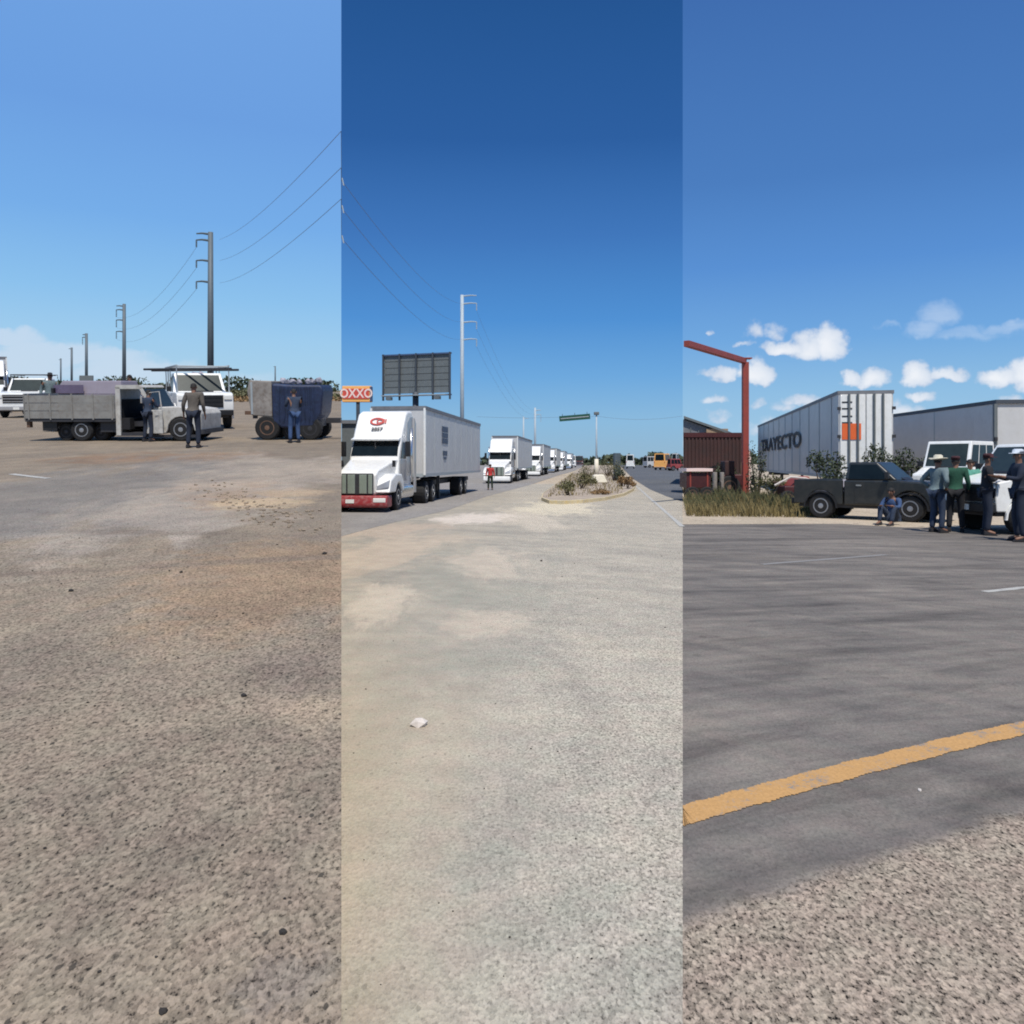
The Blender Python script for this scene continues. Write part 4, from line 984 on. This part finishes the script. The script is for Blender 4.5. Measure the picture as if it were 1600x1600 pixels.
# --- shop sign
Y_ = 60
rt = thing('shop_sign', 'red and orange shop sign on a post above the nearest truck', 'sign')
s0, s1 = P(534.5,628,Y_), P(580,603,Y_)
MB().b2((s0.x,Y_,s0.z),(s1.x,Y_+.45,s1.z)).build('cabinet', 'sign_yellow', rt, bevel=.03)
MB().b2((s0.x+.06,Y_-.03,s0.z+.22),(s1.x-.16,Y_+.01,s1.z-.20)).build('face', 'sign_red', rt)
MB().b2((s1.x-.10,Y_-.02,s0.z+.05),(s1.x+.03,Y_+.47,s1.z-.05)).build('end_cap', 'board_edge', rt)
text('OXXO', .92, 'sign_white', rt, frame(((s0.x+s1.x)/2-.03, Y_-.04, (s0.z+s1.z)/2+.01), (1,0,0), (0,0,1)), bold=.02, sx=.86)
MB().b2((P(556,0,Y_).x,Y_+.1,0),(P(561,0,Y_).x,Y_+.35,s0.z)).build('post', 'board_rib', rt)
# --- grey building behind the trucks
rt = thing('building', 'dark grey building side just left of the nearest truck', 'building')
bx0, bx1 = P(534,0,70).x, P(553,0,70).x
MB().b2((bx0,70,0),(bx1+4,84,P(0,662,70).z)).build('wall', 'board_grey', rt)
MB().b2((bx0,69.8,P(0,662,70).z),(bx1+4,84.2,P(0,662,70).z+.3)).build('roof', 'roof_grey', rt)

# --- poles with arms (centre: pale, left: dark)
def pole(label, px, ytop, Y_, r0, r1, m, arms, side, left=False, grp=None, arm_len=2.0):
    b = XY(px, Y_, left); zt_ = P(px, ytop, Y_).z
    rt = thing('power_pole', label, 'power pole', b, group=grp)
    h_ = zt_ - b.z
    MB().tube([(0,0,-.3),(0,0,h_)], [r0,r1], 12).build('shaft', m, rt, smooth=True)
    tips = []
    for k, ay in enumerate(arms):
        za = P(px, ay, Y_).z - b.z
        arm = MB().tube([(0,0,za-.1),(side*arm_len*.6,0,za+.05),(side*arm_len,0,za)], [r1*.5,r1*.38,r1*.28], 6).build('cross_arm', m, rt)
        if k > 0:
            dz = 28/F*Y_*.42
            ins = MB()
            for q_ in range(5): ins.tube([(side*arm_len,0,za-dz*q_/5),(side*arm_len,0,za-dz*(q_+.7)/5)], r1*.36, 6)
            ins.build('insulator', m, arm)
            tips.append(b + Vector((side*arm_len,0,za-dz)))
        else: tips.append(b + Vector((side*arm_len,0,za)))
    return rt, tips
gl = 'power poles along the climbing road'
pl1, tl1 = pole('tallest dark power pole rising behind the white utility truck', 329, 363, 110, .44, .33, 'pole_dark', [365,375,407,440], -1, True, gl, 1.9)
pl2, tl2 = pole('second power pole rising behind the cab of the old flatbed', 194, 475, 200, .48, .38, 'pole_dark', [478,484,500,518], -1, True, gl, 1.9)
pl3, tl3 = pole('third power pole rising behind the dark billboard', 135, 521, 320, .6, .5, 'pole_dark', [523,527], -1, True, gl, 1.5)
pole('fourth power pole left of the dark billboard', 112, 543, 420, .6, .5, 'pole_dark', [545], -1, True, gl, 1.5)
pole('fifth small power pole near the parked white pickup roof', 95, 560, 500, .5, .45, 'pole_dark', [562], -1, True, gl, 1.2)
pole('thin short pole far right above the blue tarpaulin trailer', 430, 572, 260, .25, .2, 'pole_dark', [573], -1, True, gl, .6)
gc = 'pale power poles behind the truck queue'
pc1, tc1 = pole('tall pale power pole between the nearest truck and the queue', 722, 461, 130, .34, .27, 'pole_pale', [462,474,503,530], 1, False, gc, 2.3)
pc2, tc2 = pole('distant pale pole above the second truck trailer', 836, 637, 280, .40, .34, 'pole_pale', [641,648], 1, False, gc, 2)
pole('shorter distant pale pole left of its taller neighbour', 818, 651, 330, .38, .3, 'pole_pale', [654], 1, False, gc, 2)
# --- wires
def wire(label, ctl, r=.02, n=20, m='wire', grp='power lines'):
    pts = []
    for (a, b, sag) in ctl:
        for i in range(n):
            t_ = i/n; p = a.lerp(b, t_); p = p - Vector((0,0,sag*4*t_*(1-t_))); pts.append(p)
    pts.append(ctl[-1][1])
    o = MB().tube(pts, r, 4).build('power_line', m); return tag(o, label, 'power line', grp)
names = ['top', 'middle', 'lowest']
for k, (tp, ys, yc) in enumerate(zip(tl1[1:], (205,262,311), (282,325,372))):
    nearp = P(533.0, ys, 42); cp = P(533.6, yc, 44)
    a_p = tl1[k+1]; start = Vector((tl1[k+1].x+2.0+1.1, 110, P(0, (372,405,440)[k]+2, 110).z))
    wire(f'{names[k]} of the three power lines sweeping up from the tallest dark pole', [(start, nearp, .9), (nearp, cp, 0)], .015)
    wire(f'{names[k]} of the three power lines running down to the tall pale pole', [(cp, tc1[k+1]-Vector((2.3,0,-1.2)), 1.6)], .014)
    wire(f'{names[k]} of the three power lines sagging between the tallest and second dark poles', [(tl2[k+1], tl1[k+1], 3.0)], .020)
    wire(f'{names[k]} of the three thin power lines behind the tall pale pole', [(tc1[k+1], P(836, 641+6*k, 280), 4)], .014)
    # short insulator string hanging at the joint of the two spans
    q_ = P(534.5, yc-4, 44)
    ins = MB().tube([q_, P(537, yc+8, 44)], .035, 6).build('insulator_string', 'pole_pale'); tag(ins, f'{names[k]} of three pale insulator strings on the power lines', 'insulator', 'insulator strings')
a = P(745,651,95); b = P(870,652,95); c = P(932,650,95); e = P(1066,650,95)
wire('thin span wire carrying the green road sign over the highway', [(a,b,.1),(b,c,.1),(c,e,.4)], .018)
# --- overhead road sign and its pole
rt = thing('road_sign', 'dark green overhead road sign hanging on the span wire', 'road sign')
p0, p1 = P(874,654.5,94.8), P(922,650.5,94.8); d = p1-p0
MB().box((p0+p1)/2, (d.length,.12,.62), ry=-math.atan2(d.z,d.x)).build('panel', 'sign_green', rt)
MB().box((p0+p1)/2 - Vector((0,.08,.0)), (d.length-.3,.02,.10), ry=-math.atan2(d.z,d.x)).build('print_line', 'galvanised', rt)
for s_ in (.1,.5,.9): MB().box(p0.lerp(p1,s_)+Vector((0,0,.4)), (.05,.05,.3)).build('hanger', 'dark_metal', rt)
bp = XY(932, 80); rt = thing('street_lamp', 'slim white lamp pole standing on the median', 'street lamp', bp)
MB().tube([(0,0,0),(0,0,P(0,648,80).z)], [.12,.07], 10).build('shaft', 'pole_pale', rt, smooth=True)
MB().tube([(0,0,0),(0,0,1.9)], [.24,.2], 10).build('base', 'concrete_white', rt, smooth=True)
MB().box((0,0,P(0,646,80).z), (.5,.35,.3)).build('lamp_head', 'board_grey', rt, bevel=.05)
# --- median island
out_px = [(846,782),(858,787),(880,788),(910,786),(945,782),(975,775),(990,767),(993,760),(985,751),(970,742),(958,735),(948,728)]
in_l = [(915,728),(905,733),(892,741),(876,753),(860,766),(848,775)]
ring = [G(*p) for p in out_px + in_l]
mb = MB(); n = len(ring); cen = sum((p for p in ring), Vector())/n
inner = [p + (cen-p).normalized()*.32 for p in ring]
mb.v = [(p.x,p.y,0) for p in ring] + [(p.x,p.y,.13) for p in ring] + [(p.x,p.y,.13) for p in inner] + [(p.x,p.y,.02) for p in inner]
for i in range(n):
    j = (i+1) % n
    for k in range(3): mb.f.append((k*n+i, k*n+j, (k+1)*n+j, (k+1)*n+i))
mb.build('kerb', 'kerb')
bpy.data.objects['kerb']['kind'] = 'structure'
struct(MB().add([(p.x,p.y,.11) for p in inner], [tuple(range(n))]).build('median', 'median_soil'))
rt = thing('concrete_block', 'pale concrete block at the foot of the lamp pole on the median', 'block', XY(937, 58))
MB().loft([(-.75,-.4,.12),(.55,-.4,.12),(.55,.4,.12),(-.75,.4,.12)], [(-.42,-.28,.72),(.28,-.28,.72),(.28,.28,.72),(-.42,.28,.72)]).build('block', 'concrete_white', rt, bevel=.08)
MB().b2((-.65,-.35,0),(.6,.35,.16)).build('base', 'dark_metal', rt)
medb = [(908,46,1.5,1.0,'leaf_olive','olive green shrub left of the concrete block on the median'), (888,37,1.2,.7,'leaf_olive','small olive weed at the near left tip of the median'),
        (960,66,1.7,1.9,'leaf_olive','tall olive shrub right of the concrete block on the median'), (968,60,.8,1.2,'leaf_dark','dark shrub beside the dark post on the median'),
        (980,46,1.0,.7,'leaf_dry','dry brown shrub near the right kerb of the median'), (973,50,.8,.7,'leaf_dry','second dry brown shrub behind the right kerb tip'),
        (922,52,.9,.45,'leaf_olive','low olive weeds in front of the concrete block'), (918,80,1.6,1.4,'leaf_olive','olive shrub behind the white lamp pole base'), (950,88,2.0,2.2,'leaf_olive','bushy olive shrub farther back on the median'),
        (940,37.5,.9,.25,'leaf_dry','dry ground weed at the near kerb of the median')]
for px, Y_, w_, h_, lf, lb in medb: bush('shrub', lb, 'shrub', XY(px, Y_) + Vector((0,0,.1)), w_, .9, h_, lf, 420, .06)
tag(MB().tube([XY(964,70), XY(964,70)+Vector((0,0,P(0,708,70).z))], .32, 8).build('post', 'pole_dark'), 'dark upright post among the shrubs of the median', 'post')
grass('median_grass', 'dry weeds growing on the median', [(tuple(inner[0]), tuple(inner[5]), tuple(inner[14])), (tuple(inner[5]), tuple(inner[9]), tuple(inner[14]))], 2500, .35, 'grass_dry', .1, wd=.02)
# --- right carriageway vehicles
rv = [(985, 200, 2.4, 3.4, 'white_paint', 'white box truck driving away on the highway', R(80)), (1018, 230, 3.2, 3.2, 'trailer_white_shaded', 'white van beyond the yellow truck', R(20)),
      (1036, 165, 3.0, 3.3, 'sign_yellow', 'yellow truck parked on the right verge of the highway', R(60)), (1056, 150, 2.6, 2.2, 'bumper_red', 'red car parked right of the yellow truck', R(20)), (1062, 190, 2.2, 3.6, 'trailer_white_shaded', 'white vehicle at the far right beyond the red car', R(60))]
for px, Y_, w_, h_, pm, lb, rz_ in rv:
    rt = thing('parked_truck' if 'parked' in lb else 'van', lb, 'vehicle', XY(px, Y_), rz_)
    L_ = 4.2
    if px == 1062: rt.location.x = SEAM*Y_ + -1.6 + .0; L_ = 2.4; w_ = 1.6
    if px == 1056: L_ = 3.0; w_ = 1.7
    pickup(rt, L_, w_*.8, h_, pm, bed='van', r=.45, zb=.5, belt=h_*.55, hood_f=h_*.45, xc=.2, ws=.3, door=False, plate=False)
# distant scrub and tree line
def scrub(name, label, pts, n, hgt, leaf, base_z, ls=.5):
    mb = MB()
    for _ in range(n):
        i = random.randrange(len(pts)-1); t_ = random.random(); p = Vector(pts[i]).lerp(Vector(pts[i+1]), t_)
        p += Vector((random.gauss(0,1.5), random.gauss(0,6), 0)); p.z = base_z(p.x, p.y)
        e = Euler((random.uniform(-1,1)*1.3, random.uniform(-1,1)*1.3, random.random()*6)).to_matrix(); s_ = ls*random.uniform(.5,1.4)
        q_ = p + Vector((0,0,hgt*(random.random()**1.3)*(.65+.35*math.sin(p.x*.21)*math.sin(p.x*.057+1))))
        mb.add([q_+e@Vector(a) for a in ((-s_,0,0),(0,-s_*.6,0),(s_,0,0),(0,s_*.6,0))], [(0,1,2,3)])
    return stuff(mb.build(name, leaf), label, 'scrub')
scrub('far_trees', 'dark far-off tree line along the horizon beyond the highway', [(60,420,0),(110,520,0),(180,600,0)], 2600, 8, 'leaf_dark', lambda a_, b_: 0, 1.6)
scrub('far_scrub', 'far-off grey green scrub behind the truck queue', [(-60,420,0),(10,420,0),(60,430,0)], 1600, 6, 'leaf_dark', lambda a_, b_: 0, 1.5)

# ================================================================== LEFT SIDE
def GX(px, Y_): return XY(px, Y_, True)
# --- old flatbed pickup, side on, facing right
fb = thing('flatbed_pickup', 'old dirty white flatbed pickup with its cab door open, side on', 'pickup', GX(200, 25.4), 0, tilt=True)
s = 25.0/F       # metres per pixel there
X = lambda px: (px - 200)*s*1.0
Zp = lambda py: (690 - py)*s
hw = .85
prof = [(X(204),Zp(680)), (X(203),Zp(612)), (X(206),Zp(606)), (X(240),Zp(606)), (X(246),Zp(612)), (X(258),Zp(640)), (X(300),Zp(637)), (X(328),Zp(646)), (X(333),Zp(655)), (X(333),Zp(676)), (X(324),Zp(676))]
r_ = 17*s; cx = X(302)
for i in range(9):
    a = R(0) + math.pi*i/8; prof.append((cx + r_*1.2*math.cos(a), Zp(673) + r_*1.2*math.sin(a)))
prof += [(X(281),Zp(676)), (X(262),Zp(680))]
lower = [(X(204),Zp(680)), (X(204),Zp(645)), (X(250),Zp(645)), (X(256),Zp(641)), (X(300),Zp(637)), (X(328),Zp(646)), (X(333),Zp(655)), (X(333),Zp(676)), (X(324),Zp(676))] + prof[11:]
MB().prism([(X(247),Zp(680)), (X(247),Zp(642)), (X(262),Zp(638)), (X(300),Zp(637)), (X(329),Zp(641)), (X(334),Zp(648)), (X(333),Zp(676)), (X(325),Zp(676))] + prof[11:20] + [(X(279),Zp(678))], -hw, hw).build('hood', 'old_white_shaded', fb, bevel=.03)
# cab shell with an open doorway on the near side
def cabpiece(x0, y0_, x1, y1_, name='cab_pillar', yy=(-hw, -hw+.07), m='old_white_shaded'):
    return MB().prism([(X(x0[0]),Zp(x0[1])), (X(y0_[0]),Zp(y0_[1])), (X(x1[0]),Zp(x1[1])), (X(y1_[0]),Zp(y1_[1]))], *yy).build(name, m, fb)
cabpiece((203,681),(210,681),(211,608),(204,606))
cabpiece((240,608),(244,608),(262,641),(257,643))
cabpiece((203,610),(205,604),(240,604),(244,610), 'roof_edge')
MB().prism([(X(203),Zp(608)), (X(206),Zp(604)), (X(240),Zp(604)), (X(244),Zp(608))], -hw+.02, hw-.02).build('roof', 'old_white_shaded', fb, bevel=.02)
MB().b2((X(203),-hw+.05,Zp(680)),(X(205),hw-.05,Zp(608))).build('cab_back', 'old_white_shaded', fb)
MB().b2((X(203),hw-.06,Zp(680)),(X(250),hw,Zp(642))).build('far_door', 'old_white_shaded', fb)
MB().b2((X(203),-hw+.02,Zp(682)),(X(250),hw-.06,Zp(677))).build('cab_floor', 'dark_metal', fb)
MB().b2((X(207),-hw+.1,Zp(672)),(X(222),hw-.1,Zp(655))).build('seat', 'cloth_black', fb)
MB().b2((X(205.5),-hw+.1,Zp(660)),(X(209),hw-.1,Zp(626))).build('seat_back', 'cloth_black', fb)
MB().b2((X(244),-hw+.08,Zp(665)),(X(250),hw-.08,Zp(641))).build('dashboard', 'black_plastic', fb)
MB().slab([(X(261),-hw+.1,Zp(641)),(X(261),hw-.1,Zp(641)),(X(245),hw-.12,Zp(610)),(X(245),-hw+.12,Zp(610))]).build('windscreen', 'blue_glass', fb)
# the open door swings toward the viewer
od = MB().box((X(264),-hw-.10,(Zp(678)+Zp(642))/2), (X(278)-X(250),.06,Zp(642)-Zp(678)), rz=R(-8)).build('open_door', 'old_white_shaded', fb, bevel=.015)
MB().tube([(X(252),-hw-.06,Zp(642)),(X(256),-hw-.06,Zp(616)),(X(274),-hw-.13,Zp(614)),(X(277),-hw-.14,Zp(642))], .018, 6).build('window_frame', 'old_white_shaded', od)
MB().box((X(270),-hw-.15,Zp(650)), (.12,.02,.03)).build('door_handle', 'chrome', od)
MB().box((X(331),-hw+.16,Zp(652)), (.05,.2,.16)).build('headlight', 'lamp', fb, bevel=.02)
MB().box((X(331),hw-.16,Zp(652)), (.05,.2,.16)).build('headlight', 'lamp', fb, bevel=.02)
MB().tube([(X(252),-hw-.05,Zp(640)),(X(250),-hw-.22,Zp(632))], .012, 5).build('mirror_arm', 'dark_metal', fb)
MB().box((X(250),-hw-.24,Zp(626)), (.05,.14,.22)).build('wing_mirror', 'chrome', fb, bevel=.01)
MB().b2((X(258),-hw-.01,Zp(676)),(X(276),-hw+.02,Zp(644))).build('front_wing', 'old_white_shaded', fb)
MB().b2((X(246),-hw-.02,Zp(684)),(X(330),-hw+.06,Zp(680))).build('running_board', 'dark_metal', fb)
# bed
for i in range(3): MB().b2((X(66),-hw-.08,Zp(655)+i*.235),(X(203),-hw-.03,Zp(655)+i*.235+.215)).build('side_board', 'bed_shaded_paint', fb)
for xx in (72,105,138,170,199): MB().b2((X(xx),-hw-.1,Zp(657)),(X(xx+2),-hw-.082,Zp(617))).build('stake', 'bed_shaded_paint', fb)
for i in range(3): MB().b2((X(66),hw+.03,Zp(655)+i*.235),(X(203),hw+.08,Zp(655)+i*.235+.215)).build('side_board', 'bed_shaded_paint', fb)
MB().b2((X(65),-hw-.08,Zp(658)),(X(67),hw+.08,Zp(617))).build('tailgate', 'bed_shaded_paint', fb)
MB().b2((X(66),-hw-.06,Zp(660)),(X(203),hw+.06,Zp(655.5))).build('bed_floor', 'dark_metal', fb)
MB().b2((X(90),-.45,Zp(668)),(X(330),.45,Zp(660))).build('chassis', 'dark_metal', fb)
MB().b2((X(67),-hw-.02,Zp(669)),(X(72),-hw+.12,Zp(660))).build('tail_light', 'rust', fb)
wheel(fb, X(150), -hw+.12, 17*s, .26, -1); wheel(fb, X(302), -hw+.1, 18*s, .24, -1)
wheel(fb, X(150), hw-.12, 17*s, .26, 1); wheel(fb, X(302), hw-.1, 18*s, .24, 1)
wheel(fb, X(122), -hw+.3, 14*s, .3, -1, rim='dark_metal'); wheel(fb, X(174), -hw+.35, 13*s, .3, -1, rim='dark_metal')
MB().b2((X(90),-hw+.02,Zp(674)),(X(112),-hw+.1,Zp(659))).build('mud_flap', 'black_plastic', fb)
MB().b2((X(178),-hw+.05,Zp(676)),(X(202),-hw+.3,Zp(661))).build('tool_box', 'dark_metal', fb)
MB().b2((X(328),-hw,Zp(679)),(X(337),hw,Zp(672))).build('front_bumper', 'dark_metal', fb)
# load standing behind: a lilac van parked beyond
rt = thing('van', 'pale lilac van standing behind the flatbed of the old pickup', 'van', GX(148, 30.5), R(178), tilt=True)
pickup(rt, 3.0, 1.5, 1.85, 'lilac_paint', bed='van', r=.32, zb=.4, belt=1.35, hood_f=1.2, xc=.28, ws=.25, door=False, glass='lilac_paint')
MB().b2((-.1,.79,1.40),(1.0,.80,1.70)).build('side_glass', mat('lilac_glass', (.12,.10,.17), .2), rt)
# --- parked white pickup, front on at the left
rt = thing('pickup', 'white pickup with roof rack parked nose toward the viewer at far left', 'pickup', GX(54, 46), R(-78), tilt=True)
pickup(rt, 5.0, 2.1, 2.12, 'white_paint', r=.42, zb=.42, belt=1.40, hood_f=1.28, xc=.10, ws=.4, bumper='silver_paint', grille='black_plastic')
for yy in (-.8,.8): MB().tube([(-1.2,yy,2.3),(.9,yy,2.3)], .03, 6).build('rack_bar', 'dark_metal', rt)
for xx in (-1.1,.4): MB().tube([(xx,-.95,2.12),(xx,-.95,2.32),(xx,.95,2.32),(xx,.95,2.12)], .025, 6).build('rack_bow', 'dark_metal', rt)
# --- utility truck with ladder rack
rt = thing('utility_truck', 'white utility truck with long pipes on its roof rack facing the viewer', 'truck', GX(310, 33.5), R(-62), tilt=True)
pickup(rt, 4.7, 2.05, 2.18, 'white_paint', r=.46, zb=.55, belt=1.42, hood_f=1.36, xc=.09, xr=-.14, ws=.42, wx=(.33,-.32), bumper='black_plastic', glass='blue_glass', bed_top=1.5)
for xx in (-2.2,-1.3,-.5,1.9):
    MB().tube([(xx,-.95,1.3),(xx,-.95,2.42),(xx,.95,2.42),(xx,.95,1.3)], .035, 6).build('rack_bow', 'galvanised', rt)
for yy in (-.95,.95): MB().tube([(-2.3,yy,2.44),(1.95,yy,2.44)], .04, 6).build('rack_rail', 'galvanised', rt)
for k in range(7): MB().rock((-2.0+k*.28, random.uniform(-.6,.6), 1.75+random.uniform(0,.35)), .34).build('load', 'scrap_pale', rt)
q0, q1 = P(231,578,33.5), P(367,577,32.2)
mb = MB(); dl = (q1-q0); pn = Vector((-dl.y, dl.x, 0)).normalized()*.22
tag(mb.tube([q0-pn,q1-pn],.045,6).tube([q0+pn,q1+pn],.045,6).build('pipe_bundle', 'dark_metal'), 'long dark pipes lying on the roof rack of the utility truck', 'pipes')
# --- trailer with tank and blue tarpaulin
tr = thing('work_trailer', 'small two-wheel work trailer with rusty grey end and blue tarpaulin load', 'trailer', GX(458, 25.8), 0, tilt=True)
s2 = 25.4/F; X2 = lambda px: (px-458)*s2; Z2 = lambda py: (688-py)*s2
MB().prism([(X2(398),Z2(612)),(X2(402),Z2(596)),(X2(436),Z2(597)),(X2(436),Z2(652)),(X2(404),Z2(650))], -.7, .7).build('end_panel', 'tank_grey', tr, bevel=.03)
MB().b2((X2(404),-.72,Z2(599)),(X2(407),-.70,Z2(648))).build('panel_rib', 'galvanised', tr)
MB().prism([(X2(436),Z2(601)),(X2(470),Z2(603)),(X2(512),Z2(603)),(X2(516),Z2(610)),(X2(512),Z2(646)),(X2(500),Z2(668)),(X2(450),Z2(670)),(X2(436),Z2(660))], -.74, .72).build('tarpaulin', 'tarp_blue', tr, bevel=.2)
for k in range(9):
    px = 446+k*6.5; MB().prism([(X2(px),Z2(606)),(X2(px+3),Z2(606)),(X2(px+6-random.random()*4),Z2(650)),(X2(px+2),Z2(662))], -.775, -.735).build('tarpaulin_fold', 'tarp_blue', tr, bevel=.01)
for k in range(7):
    px = 442+k*10; MB().rock((X2(px), random.uniform(-.3,.3), Z2(600-random.random()*4)), .13, .9).build('scrap', 'scrap_pale', tr)
MB().b2((X2(384),-.09,Z2(650)),(X2(440),.09,Z2(644))).build('draw_bar', 'rust', tr)
MB().b2((X2(396),-.06,Z2(656)),(X2(402),.06,Z2(648))).build('coupling', 'dark_metal', tr)
MB().b2((X2(512),-.1,Z2(663)),(X2(534.5),.1,Z2(655))).build('rear_bar', 'dark_metal', tr)
MB().b2((X2(414),-.6,Z2(668)),(X2(506),.6,Z2(654))).build('chassis', 'dark_metal', tr)
wheel(tr, X2(428), -.62, 19*s2, .22, -1, rim='rust'); wheel(tr, X2(494), -.62, 18*s2, .22, -1, rim='dark_metal')
wheel(tr, X2(428), .62, 19*s2, .22, 1, rim='rust'); wheel(tr, X2(494), .62, 18*s2, .22, 1, rim='dark_metal')
wheel(tr, X2(462), -.45, 14*s2, .22, -1, rim='dark_metal')
# --- people, left
def LP(label, px, pf, ph, **k):
    Y_ = EYE*F/(pf-606); return person(label, GX(px, Y_), H=(pf-ph)/F*Y_, **k)
LP('man in dull tan shirt and dark trousers seen from behind at the front wheel', 302, 700, 597, rz=R(95), top='cloth_tan', legs='cloth_navy')
LP('person in blue standing in the open doorway of the old flatbed cab', 231, 690, 608, rz=R(70), top='cloth_jeans', legs='cloth_navy', arms='forward')
LP('person in faded blue clothes bending beside the blue tarpaulin trailer', 460, 692, 606, rz=R(120), top='cloth_jeans', legs='cloth_blue', arms='forward', lean=.12)
LP('person in dark clothes standing beyond the flatbed, next to its cab', 203, 664, 584, rz=R(-90), top='cloth_black', legs='cloth_navy')
LP('person in black cap standing between the parked white pickup and lilac van', 78, 664, 582, rz=R(-60), top='cloth_grey', legs='cloth_navy', hat='cap', hat_mat='cloth_black')
LP('person in dark shirt standing before the utility truck bonnet', 270, 664, 588, rz=R(-80), top='cloth_black', legs='cloth_navy')
LP('dark haired person beside the utility truck mirror on its right', 357, 668, 592, rz=R(180), top='cloth_navy', legs='cloth_navy') if False else None
# --- far left semi
c_ = copy_tree(t2); c_['label'] = 'white semi truck cut off by the left edge of the photo'; c_['group'] = 'white semi trucks queued along the road'
c_.matrix_world = Matrix.Translation(GX(-14, 52)) @ Matrix.Rotation(math.atan(SLOPE), 4, 'X') @ Matrix.Rotation(R(-58), 4, 'Z')
# --- dark roadside billboard and distant roofs
rt = thing('billboard', 'small dark billboard far off above the lilac van', 'billboard', GX(135, 240))
MB().b2((-2.0,-.2,2.6),(2.0,.2,5.2)).build('panel', 'board_grey', rt)
for xx in (-1.2,1.2): MB().b2((xx-.15,-.1,-.2),(xx+.15,.1,2.6)).build('post', 'board_rib', rt)
hzl = lambda a_, b_: SLOPE*b_
scrub('hill_scrub', 'olive scrub along the road behind the utility truck and tarpaulin trailer', [GX(350,112), GX(410,112), GX(470,112), GX(528,112)], 7000, 1.3, 'leaf_olive', hzl, .22)
scrub('hill_scrub', 'dry brownish scrub patches at the roadside right of the utility truck', [GX(362,104), GX(440,104), GX(529,104)], 3500, .7, 'leaf_dry', hzl, .2)
scrub('hill_scrub', 'dark scrub line along the hill crest at the left', [GX(-10,330), GX(100,330), GX(250,330), GX(400,330), GX(520,330)], 6000, 6.5, 'leaf_dark', hzl, .8)
# --- loose stones
def stones(name, label, spots, m, left):
    mb = MB()
    for px, py, r_ in spots:
        p = GL(px, py) if left else G(px, py); mb.rock((p.x, p.y, p.z + r_*.3), r_)
    return stuff(mb.build(name, m), label, 'stones')
sp_ = []
for _ in range(80):
    py = 780 + 800*random.random()**1.6; px = random.uniform(5, 528); sp_.append((px, py, random.uniform(.0015,.0045)*(1+ 9/(1+(py-606)/60))))
stones('loose_stones', 'small dark stones scattered over the brown road surface', sp_, 'stone_dark', True)
sp_ = []
for _ in range(60):
    py = 850 + 740*random.random()**1.6; px = random.uniform(540, 1060); sp_.append((px, py, random.uniform(.0012,.0035)*(1+ 9/(1+(py-722)/60))))
stones('gravel', 'small dark stones scattered over the pale lot', sp_, 'stone_dark', False)
sp_ = []
for _ in range(170):
    t_ = random.random(); sp_.append((330+t_*150+random.gauss(0,22), 765+t_*55+random.gauss(0,10), random.uniform(.008,.032)))
stones('dirt_clods', 'crumbs of dry brown earth strewn over the dirt patch on the brown road', sp_, 'embankment', True)
def stone(label, px, py, r_, m, left):
    p = GL(px, py) if left else G(px, py)
    mb = MB().rock((0,0,r_*.35), r_); o = mb.build('stone', m); o.location = p; return tag(o, label, 'stone')
stone('pale crumpled stone lying alone on the pale lot', 656, 1134, .06, 'stone_pale', False)
for px, py, r_, lb in [(381,1088,.017,'lone dark stone on the brown road, centre right of it'), (111,924,.02,'dark stone on the left part of the brown road'), (1437,1236,.012,'tiny pale pebble between yellow line and coarse chippings'),
                       (442,1458,.014,'dark pebble near the bottom right of the brown road'), (254,1583,.014,'dark pebble at the very bottom of the brown road'), (846,877,.026,'dark stone in the middle of the pale lot'),
                       (507,866,.026,'dark stone at the right of the brown road'), (283,895,.018,'small dark stone left of the dirt streaks')]:
    stone(lb, px, py, r_, 'stone_dark' if 'pale peb' not in lb else 'stone_pale', px < 533)
